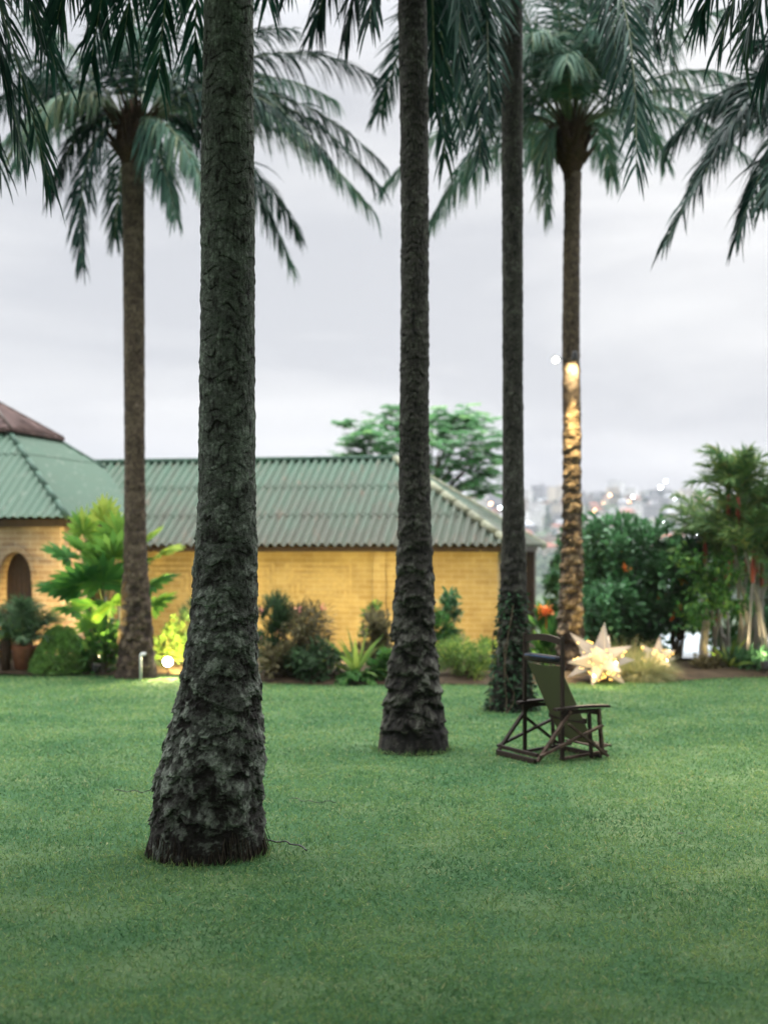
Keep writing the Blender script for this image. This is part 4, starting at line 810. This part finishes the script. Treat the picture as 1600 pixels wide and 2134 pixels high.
V = np.array([[(e * .012, yy, zz + a_) for e in (-1, 1) for zz in (1.185, 1.255)] for yy, a_ in zip(ys_, arch)]).reshape(-1, 3); i = np.arange(15) * 4
tr_.add(V, [np.concatenate([np.stack([i + a_, i + b_, i + 4 + b_, i + 4 + a_], 1) for a_, b_ in ((0, 1), (1, 3), (3, 2), (2, 0))]), np.array([[0, 2, 3, 1], [60, 61, 63, 62]])]); tr_.build('top_rail', MAT['chair_wood'], ch)
rl = MB().tube([(-.005, yy, 1.045) for yy in np.linspace(-hw + .03, hw - .03, 6)], [.028, .036, .037, .037, .036, .028], 14).build('head_roll', MAT['roll'], ch, True)
MB().box((-.043, 0, 1.058), (.006, hw * 2 - .14, .009)).build('stripe', MAT['blue'], rl)
sl = MB(); t = np.linspace(0, 1, 30); cx_ = np.interp(t, [0, .35, .6, .75, .88, 1], [0, .17, .30, .38, .44, .50]); czz = np.interp(t, [0, .35, .6, .75, .88, 1], [1.0, .66, .40, .25, .16, .17])
ker = np.array([1, 2, 3, 2, 1]) / 9; cx_ = np.convolve(np.pad(cx_, 2, mode='edge'), ker, 'valid'); czz = np.convolve(np.pad(czz, 2, mode='edge'), ker, 'valid')
yy = np.linspace(-hw + .05, hw - .05, 12); sag = .02 * (1 - (yy / hw) ** 2)
V = np.array([[(x + .3 * s_ * 0 - s_ * .5, y_, z_ - s_) for y_, s_ in zip(yy, sag)] for x, z_ in zip(cx_, czz)]); V2 = V + [-.003, 0, -.003]
i = np.arange(29)[:, None] * 12; j = np.arange(11)[None]; Fq = np.stack([i + j, i + j + 1, i + 13 + j, i + 12 + j], -1).reshape(-1, 4)
sl.add(V.reshape(-1, 3), Fq); sl.add(V2.reshape(-1, 3), Fq[:, ::-1]); sl.build('sling', MAT['canvas'], ch, True)
fs = MB()
for k in range(3): fs.box((.50 + k * .055, 0, .115 + k * .008), (.045, hw * 2 - .08, .014))
fs.build('footrest', MAT['chair_wood_pale'], ch)

# ------------------------------------------------------------------ star lanterns
MAT['star'] = leafmat('frosted_star_panel', [(.42, .38, .36), (.55, .50, .46), (.66, .61, .57)], .4, .5, .3)
MAT['bulb'] = emit('fairy_bulb', (1, .62, .14), 7); MAT['bulb_hot'] = emit('bright_bulb', (1, .8, .42), 40); MAT['wire'] = plain('pale_wire', (.12, .13, .09), .6)
def star(label, c, Rr, r0, seed, nb):
    root = thing('star_lantern', label, 'star lantern', (c[0], c[1], 0), 0, 'star lanterns'); g = np.random.default_rng(seed); cz = c[2]
    dirs = [np.array(d, float) for d in [(1, 0, 0), (-1, 0, 0), (0, 1, 0), (0, -1, 0), (0, 0, 1)]]
    dirs += [nrm(np.array([x, y, z], float)) for x in (-1, 1) for y in (-1, 1) for z in (-1, 1)] + [np.array([0, 0, -1.])]
    a = .42; Rm = np.array([[math.cos(a), -math.sin(a), 0], [math.sin(a), math.cos(a), 0], [0, 0, 1]]) @ np.array([[1, 0, 0], [0, math.cos(.2), -math.sin(.2)], [0, math.sin(.2), math.cos(.2)]])
    MB().ball((0, 0, cz), r0 * .92, 8).build('core', MAT['star'], root); pts = []; hot = MB()
    for k, d in enumerate(dirs):
        d = Rm @ d; L = Rr * g.uniform(.85, 1.08)
        if d[2] < -.05: L = min(L, (cz - .0) / -d[2])
        x = nrm(np.cross(d, [.3, .2, 1])); y = np.cross(d, x); h = r0 * .62
        q = [d * r0 * .8 + (x * math.cos(t_) + y * math.sin(t_)) * h for t_ in np.arange(4) * math.pi / 2 + .785] + [d * L]
        MB().add(np.array(q) + [0, 0, cz], np.array([[0, 1, 4], [1, 2, 4], [2, 3, 4], [3, 0, 4]]), 0, g.random()).build('spike', MAT['star'], root)
        if d[1] < .35 and d[2] < .9:
            for b_ in range(nb):
                u = g.random() ** 1.4; t_ = g.random() * 6.28; p = d * (r0 * .8 + (L - r0 * .8) * u * .75) + (x * math.cos(t_) + y * math.sin(t_)) * h * (1 - u * .75) * 1.02 + np.array([0, 0, cz])
                if p[1] < .1: pts.append(p)
    g.shuffle(pts); pts = np.array(pts)[:96]; pts = pts[np.lexsort((pts[:, 2], np.round(np.arctan2(pts[:, 2] - cz, pts[:, 0]) * 2)))]
    ls = MB().tube(pts, .0022, 4).build('light_string', MAT['wire'], root); b0 = None
    for p in pts:
        if b0 is None: b0 = MB().ball((0, 0, 0), .0085, 5).build('bulb', MAT['bulb'], ls)
        o = b0 if p is pts[0] else b0.copy()
        if o.name not in C.objects: C.objects.link(o)
        o.parent = ls; o.location = tuple(p)
    for p in [(.18, -.26, .0), (-.12, -.25, -.18), (.12, -.24, -.12)][: 3 if Rr > .5 else 2]: MB().ball(np.array(p) * Rr * 1.8 + [0, 0, cz], .012, 6).build('lamp_bulb', MAT['bulb_hot'], root, True)
    li = bpy.data.lights.new('star_glow', 'POINT'); li.energy = 42 * Rr; li.color = (1, .72, .32); li.shadow_soft_size = .12; lo = bpy.data.objects.new('star_glow', li); C.objects.link(lo); lo.location = (c[0], c[1] - 1.15 * Rr, cz - .1 * Rr); return root
star('large white star lantern wound with golden fairy lights on the lawn', at(1250, 1378, 23.1), .64, .25, 5, 13)
star('smaller star lantern half hidden behind the straw grass mound', at(1368, 1374, 24.55), .40, .17, 6, 9)

# ------------------------------------------------------------------ lamps
MAT['lens_on'] = emit('lit_lamp_glass', (1, .93, .74), 40); MAT['lens_soft'] = emit('lit_ground_lamp_glass', (1, .8, .45), 12); MAT['black_metal'] = plain('black_metal', (.02, .02, .02), .5, .4, .3, 20)
def spot(name, loc, target, energy, col, ang, blend=.6, size=.05):
    li = bpy.data.lights.new(name, 'SPOT'); li.energy = energy; li.color = col; li.spot_size = R(ang); li.spot_blend = blend; li.shadow_soft_size = size
    li.spot_blend = 1.0 if ang < 30 else blend; o = bpy.data.objects.new(name, li); C.objects.link(o); o.location = tuple(loc); o.rotation_euler = Vector(np.asarray(target) - np.asarray(loc)).to_track_quat('-Z', 'Y').to_euler(); return o
def lamp(label, pos, target, energy, col=(1, .72, .32), ang=120, r=.075, lens='lens_soft', stake=True, group='garden floodlights', cat='floodlight', name='floodlight'):
    pos = np.asarray(pos, float); d = nrm(np.asarray(target, float) - pos); root = thing(name, label, cat, pos * [1, 1, 0] if stake else pos, 0, group)
    rel = np.array([0, 0, pos[2]]) if stake else np.zeros(3); x = nrm(np.cross(d, UP + [.01, 0, 0])); y = np.cross(x, d); A = np.array([x, y, d])
    h = MB().lathe([(.005, -.13), (r * .55, -.13), (r * .75, -.1), (r, -.01), (r * 1.04, 0), (r * 1.04, .012), (r * .93, .012), (r * .93, .0)], n=20); MB().add(h.V[0] @ A + rel, h.F).build('housing', MAT['black_metal'], root, True)
    ln = MB().lathe([(.002, .004), (r * .9, .0)], n=20); MB().add(ln.V[0] @ A + rel, ln.F).build('lens', MAT[lens], root)
    if stake: MB().tube([(0, 0, -.05), rel * .5, rel - d * .07], .012, 6).build('stake', MAT['black_metal'], root)
    spot(name + '_beam', pos + d * .03, target, energy, col, ang); return root
Y_ = (1, .75, .27)
lamp('round floodlight shining out of the bed between the left palm and the nearest palm', at(350, 1379, 24.3), at(352, 1379, 24.3) + np.array([.3, -2, -.12]), 420, (1, .80, .38), 100, .085, 'lens_on')
def fl(label, px, Y, tgt, e, ang=140, col=Y_, lens='lens_soft'): lamp(label, (*((ground(px, Y))[:2]), .22), tgt, e, col, ang, lens=lens)
def wallpt(px, py): return at(px, py, 29.0)
fl('ground floodlight hidden behind the lime shrub, washing the wall', 372, 26.1, wallpt(420, 1250), 158)
fl('ground floodlight behind the bronze shrub, washing the wall', 600, 25.6, wallpt(620, 1240), 158)
fl('ground floodlight behind the bright fern, washing the wall', 735, 25.5, wallpt(740, 1240), 137)
fl('ground floodlight behind the second palm, washing the right bay', 868, 25.3, wallpt(900, 1240), 131)
fl('ground floodlight behind the pale sprawling shrub, washing the right bay', 1000, 25.0, wallpt(1010, 1240), 97)
fl('added unseen floodlight behind the nearest palm, brightening the lime shrub', 406, 24.2, at(350, 1345, 25.3), 1500, 80)  # extra hidden lamp, added to brighten the shrub behind the round floodlight
fl('ground floodlight under the fan palm, lighting its leaves', 207, 25.9, at(225, 1100, 25.0), 200)
fl('ground floodlight left of the clipped shrub, lighting the hall', 95, 25.6, at(100, 1180, 27.0), 110)
fl('ground floodlight left of the left palm, grazing its trunk', 203, 24.15, at(272, 960, 24.3), 300, 80)
fl('added unseen floodlight behind the star lantern, brightening the foot of the lit palm', 1240, 23.6, at(1188, 1150, Y5 - .1), 110, 60)  # extra hidden lamp, added to lift the trunk foot below the strapped floodlights
fl('ground floodlight at the right edge, lighting the red stemmed palms', 1592, 24.5, at(1565, 1130, 25.6), 40, 110, (1, .8, .5), 'lens_on')
fl('ground floodlight below the crooked trunk, lighting it', 1490, 25.0, at(1475, 1280, 25.3), 12, 110)
# twin floodlights strapped to the palm
def palm_lamp(label, px, py, yo, tgt, e, ang, col):
    pos = at(px, py, Y5 + yo); r = lamp(label, pos, tgt, e, col, ang, .055, 'lens_on', False, 'floodlights strapped to the palm')
    MB().tube([(0, 0, 0), np.array([(X5 - pos[0]) * .5, (Y5 - pos[1]) * .4, .05]), np.array([(X5 - pos[0]) * .8, (Y5 - pos[1]) * .75, .02])], .012, 6).build('bracket', MAT['black_metal'], r)
palm_lamp('left floodlight strapped high on the lit palm', 1157, 750, -.30, at(1680, 1690, 12.2), 8000, 22, (1, .80, .42))
palm_lamp('right floodlight strapped high on the lit palm, grazing down its bark', 1197, 748, -.42, at(1188, 1400, Y5 - .12), 2600, 38, (1, .74, .32))
spot('floodlight_spill', at(1195, 752, Y5 - .33), at(1190, 850, Y5), 130, (1, .82, .5), 130)

# ------------------------------------------------------------------ small things on the lawn
b = ground(294, 23.6); b[2] = 0; pp = thing('water_pipe', 'thin white standpipe with bent top in front of the left palm', 'pipe', b)
h_ = CAMH - (1362 - HOR) / FPX * 23.6; MB().tube([(0, 0, -.05), (0, 0, h_ - .03), (.012, 0, h_ - .005), (.05, 0, h_)], .022, 10).build('pipe', MAT['white_paint'], pp, True); MB().tube([(.05, 0, h_), (.075, 0, h_ - .02)], .027, 10).build('elbow', MAT['white_paint'], pp, True)
def cable(label, pts, r): 
    P = np.array([(*(((px - 800) / FPX * gy(py)), gy(py)), .035) for px, py in pts]); t = np.linspace(0, 1, 24); s_ = np.linspace(0, 1, len(P)); Q = np.stack([np.interp(t, s_, P[:, k]) for k in range(3)], 1); Q[:, :2] += rng.normal(0, .006, (24, 2)); Q[:, 2] += .008 * np.sin(t * 17)
    tag(MB().tube(Q, r, 6).build('cable', MAT['black_metal'], None, True), label, 'cable')
cable('thin dark cable in the grass right of the nearest palm foot', [(548, 1762), (585, 1763), (612, 1768), (640, 1780)], .006)
cable('thin dark line in the grass left of the nearest palm', [(238, 1655), (285, 1658), (325, 1657)], .004)
cable('faint dark line in the grass right of the nearest palm', [(608, 1672), (650, 1680), (700, 1679)], .003)
q = np.array([(1414 - 800) / FPX * gy(1746), gy(1746), .035]); m = MB(); strips(m, q[None] - [.02, 0, 0], np.array([[1, .2, .08]]), .065, .026, .2, LEAF, np.array([[.2, 1, .2]])); tag(m.build('fallen_leaf', MAT['bark_dark']), 'small dark fallen leaf on the open lawn at the right', 'leaf')
q = np.array([(1247 - 800) / FPX * gy(1757), gy(1757), .0]); m = MB(); strips(m, np.repeat(q[None], 3, 0), np.array([[.2, 0, 1], [-.25, .1, 1], [.0, -.1, 1]]), .085, .009, .25, (1, 1, .8, .2)); tag(m.build('seedling', MAT['leaf_lime']), 'tiny pale sprout standing above the mown lawn', 'sprout')

# unseen leaf canopy added over and behind the camera to shade the near lawn
gt = np.random.default_rng(404); nq = 14000; cl = np.stack([gt.uniform(-10, 10, 80), gt.uniform(-9, 7.4, 80), gt.uniform(8.2, 11, 80)], -1); ix = gt.integers(0, 80, nq)
m = MB(); Pq = cl[ix] + np.clip(gt.normal(0, 1.0, (nq, 3)), -1.8, 1.8); Pq[:, 2] = np.maximum(Pq[:, 2], 4.6 + .38 * np.maximum(Pq[:, 1], 0)); strips(m, Pq, gt.normal(0, 1, (nq, 3)), .9, .42, .4, (.3, 1, .8, .1), tone=gt.random(nq))
for k in range(14): m.tube([(gt.uniform(-10, 10), gt.uniform(-11, -4), -.1), cl[k]], [.2, .09], 7, 0, tone=.1)
tag(m.build('added_canopy', MAT['leaf_dark']), 'unseen canopy added over and behind the camera to shade the near lawn', 'trees', kind='stuff')

# ------------------------------------------------------------------ city on the far hill
def cmat(nm, c): return plain(nm, c, .9, .1, .12, .2)
WALLS = [('white', cmat('white_render', (.74, .73, .72))), ('cream', cmat('cream_render', (.58, .52, .43))), ('pink', cmat('pink_render', (.55, .36, .31))), ('grey', cmat('grey_concrete', (.33, .33, .34))), ('tan', cmat('tan_render', (.42, .33, .25)))]
ROOFS = [('rust red', cmat('rust_roof', (.30, .12, .08))), ('grey', cmat('zinc_roof', (.40, .41, .43))), ('brown', cmat('brown_roof', (.16, .10, .08)))]
GLASS = plain('dark_window', (.05, .055, .065), .3, .5, .3, 1)
def house_mesh(w_, d, h, flat, name, mats):
    m = MB().box((0, 0, h / 2 - 2), (w_, d, h + 4)); st = max(2, int(h / 3.2))
    for f in range(st):
        zf = (f + .55) * h / st
        for k in range(max(2, int(w_ / 3.2))): m.box((-w_ / 2 + (k + .5) * w_ / max(2, int(w_ / 3.2)), -d / 2 - .03, zf), (1.5, .1, 1.5), None, 2)
    if flat: m.box((0, 0, h + .25), (w_ + .6, d + .6, .5), None, 1); m.box((w_ * .2, 0, h + 1.4), (2.6, 2.6, 2), None, 0)
    else:
        e = .8; V = [(-w_ / 2 - e, -d / 2 - e, h), (w_ / 2 + e, -d / 2 - e, h), (w_ / 2 + e, d / 2 + e, h), (-w_ / 2 - e, d / 2 + e, h), (-w_ / 4, 0, h + d * .24), (w_ / 4, 0, h + d * .24)]
        m.add(V, [np.array([[0, 1, 5, 4], [2, 3, 4, 5], [3, 2, 1, 0]]), np.array([[1, 2, 5], [3, 0, 4]])], 1)
    return m.build(name, mats)
protos = []
for wi, (wn, wm) in enumerate(WALLS):
    for kind, (w_, d, h, flat) in (('tall flat topped block', (14, 12, 17, True)), ('wide flat topped block', (24, 13, 10, True)), ('low house', (13, 10, 5.5, False))):
        for rn, rm in (ROOFS[:2] if not flat else ROOFS[1:2]):
            protos.append((wn, kind, rn, w_, d, h, flat, wm, rm))
cr_ = np.random.default_rng(99); made = {}; placed = 0; tries = 0; spots_ = []
pw = np.array([2.6 if p[0] == 'white' else (1.4 if p[0] in ('cream', 'grey') else .4) for p in protos]) * np.array([1.6 if 'low' in p[1] else 1 for p in protos]); pw /= pw.sum()
while placed < 270 and tries < 20000:
    tries += 1; y = cr_.uniform(800, 1335); px = cr_.uniform(930, 1680); x = (px - 800) / FPX * y
    if any((x - a) ** 2 + (.6 * (y - b_)) ** 2 < 15.5 ** 2 for a, b_ in spots_): continue
    wn, kind, rn, w_, d, h, flat, wm, rm = protos[k := int(cr_.choice(len(protos), p=pw))]
    lab = f'{wn} {kind} on the distant city hill' if flat else f'{wn} {kind} with {rn} roof on the distant city hill'
    if k not in made:
        o = house_mesh(w_, d, h, flat, 'city_block' if flat else 'city_house', [wm, rm, GLASS]); made[k] = o
    else: o = made[k].copy(); C.objects.link(o)
    o.location = (x, y, float(hz(x, y))); o.rotation_euler = (0, 0, cr_.uniform(-.6, .6)); s_ = cr_.uniform(.5, .9); o.scale = (s_, s_, s_ * cr_.uniform(.85, 1.25))
    tag(o, lab, 'building', f'{wn} {kind}s on the distant hill' + ('' if flat else f' with {rn} roofs')); spots_.append((x, y)); placed += 1
# trees between the houses: one far-off mass
nt_ = 560; y = cr_.uniform(560, 1340, nt_); x = (cr_.uniform(880, 1720, nt_) - 800) / FPX * y; z = hz(x, y); q = 26
c3 = np.repeat(np.stack([x, y, z + 3.2], -1), q, 0); off = nrm(cr_.normal(size=(nt_ * q, 3))) * (cr_.random(nt_ * q) ** .4)[:, None] * np.repeat(cr_.uniform(2.5, 5.5, nt_), q)[:, None] * [1, 1, .8]
m = MB(); strips(m, c3 + off, off + cr_.normal(0, 1, off.shape), 2.6, 1.9, .4, (.4, 1, .3), tone=np.clip(np.repeat(cr_.normal(.4, .2, nt_), q), 0, 1)); tag(m.build('far_trees', LM('far_leaf', (.05, .085, .06), 1.6)), 'dark trees scattered between the houses of the distant hill', 'trees', kind='stuff')
# lit lamps in the city
MAT['lamp_white'] = emit('white_street_light', (.85, .95, 1), 42); MAT['lamp_warm'] = emit('warm_street_light', (1, .5, .22), 26)
warm0 = white0 = None
for (px, py, y, wm, s_) in [(1375, 1016, 1240, 0, 1.25), (1386, 1003, 1290, 0, .8), (1270, 1032, 1180, 1, 1), (1318, 1036, 1160, 0, .75), (1310, 1046, 1130, 1, .7), (1239, 1064, 1040, 1, .8), (1124, 1047, 1140, 1, .7), (1022, 1050, 1080, 1, 1), (1038, 1035, 1150, 0, 1.1), (1041, 1058, 1040, 0, .9), (1457, 1113, 860, 0, 1.0), (1447, 1083, 960, 0, .6), (1255, 1048, 1110, 1, .6), (1489, 1078, 970, 0, .7), (1385, 1090, 930, 0, .7), (1200, 1050, 1090, 1, .6), (1405, 1040, 1150, 0, .5)]:
    src = warm0 if wm else white0; ys2 = np.arange(760, 1340, 3.); rz_ = CAMH - (py - HOR) / FPX * ys2; hit = np.nonzero(hz((px - 800) / FPX * ys2, ys2) + 10 >= rz_)[0]; p = at(px, py, float(ys2[hit[0]]) if len(hit) else y)
    if src is None:
        src = thing('street_lamp', 'warm orange street light glowing in the distant city' if wm else 'cold white street light glowing in the distant city', 'street lamp', (0, 0, 0), 0, 'warm street lights in the distant city' if wm else 'white street lights in the distant city')
        MB().tube([(0, 0, -40), (0, 0, -.9)], .18, 6).build('pole', MAT['black_metal'], src); MB().ball((0, 0, 0), 1.15, 7, 0, (1, 1, .8)).build('lamp_head', MAT['lamp_warm' if wm else 'lamp_white'], src, True)
        if wm: warm0 = src
        else: white0 = src
        o = src
    else:
        o = src.copy(); C.objects.link(o)
        for chd in src.children: c_ = chd.copy(); C.objects.link(c_); c_.parent = o
    o.location = tuple(p); o.scale = (s_ * .6,) * 3

# ------------------------------------------------------------------ haze
hm = bpy.data.materials.new('haze_air'); hm.use_nodes = True; n = hm.node_tree.nodes; n.clear(); oo = n.new('ShaderNodeOutputMaterial'); pv = n.new('ShaderNodeVolumePrincipled')
pv.inputs['Color'].default_value = (.52, .55, .61, 1); pv.inputs['Density'].default_value = .00027; pv.inputs['Anisotropy'].default_value = .2; hm.node_tree.links.new(pv.outputs[0], oo.inputs['Volume'])
tag(MB().box((0, 845, 20), (1820, 1830, 182)).build('haze', hm), 'thin evening haze over the garden and city', kind='stuff')
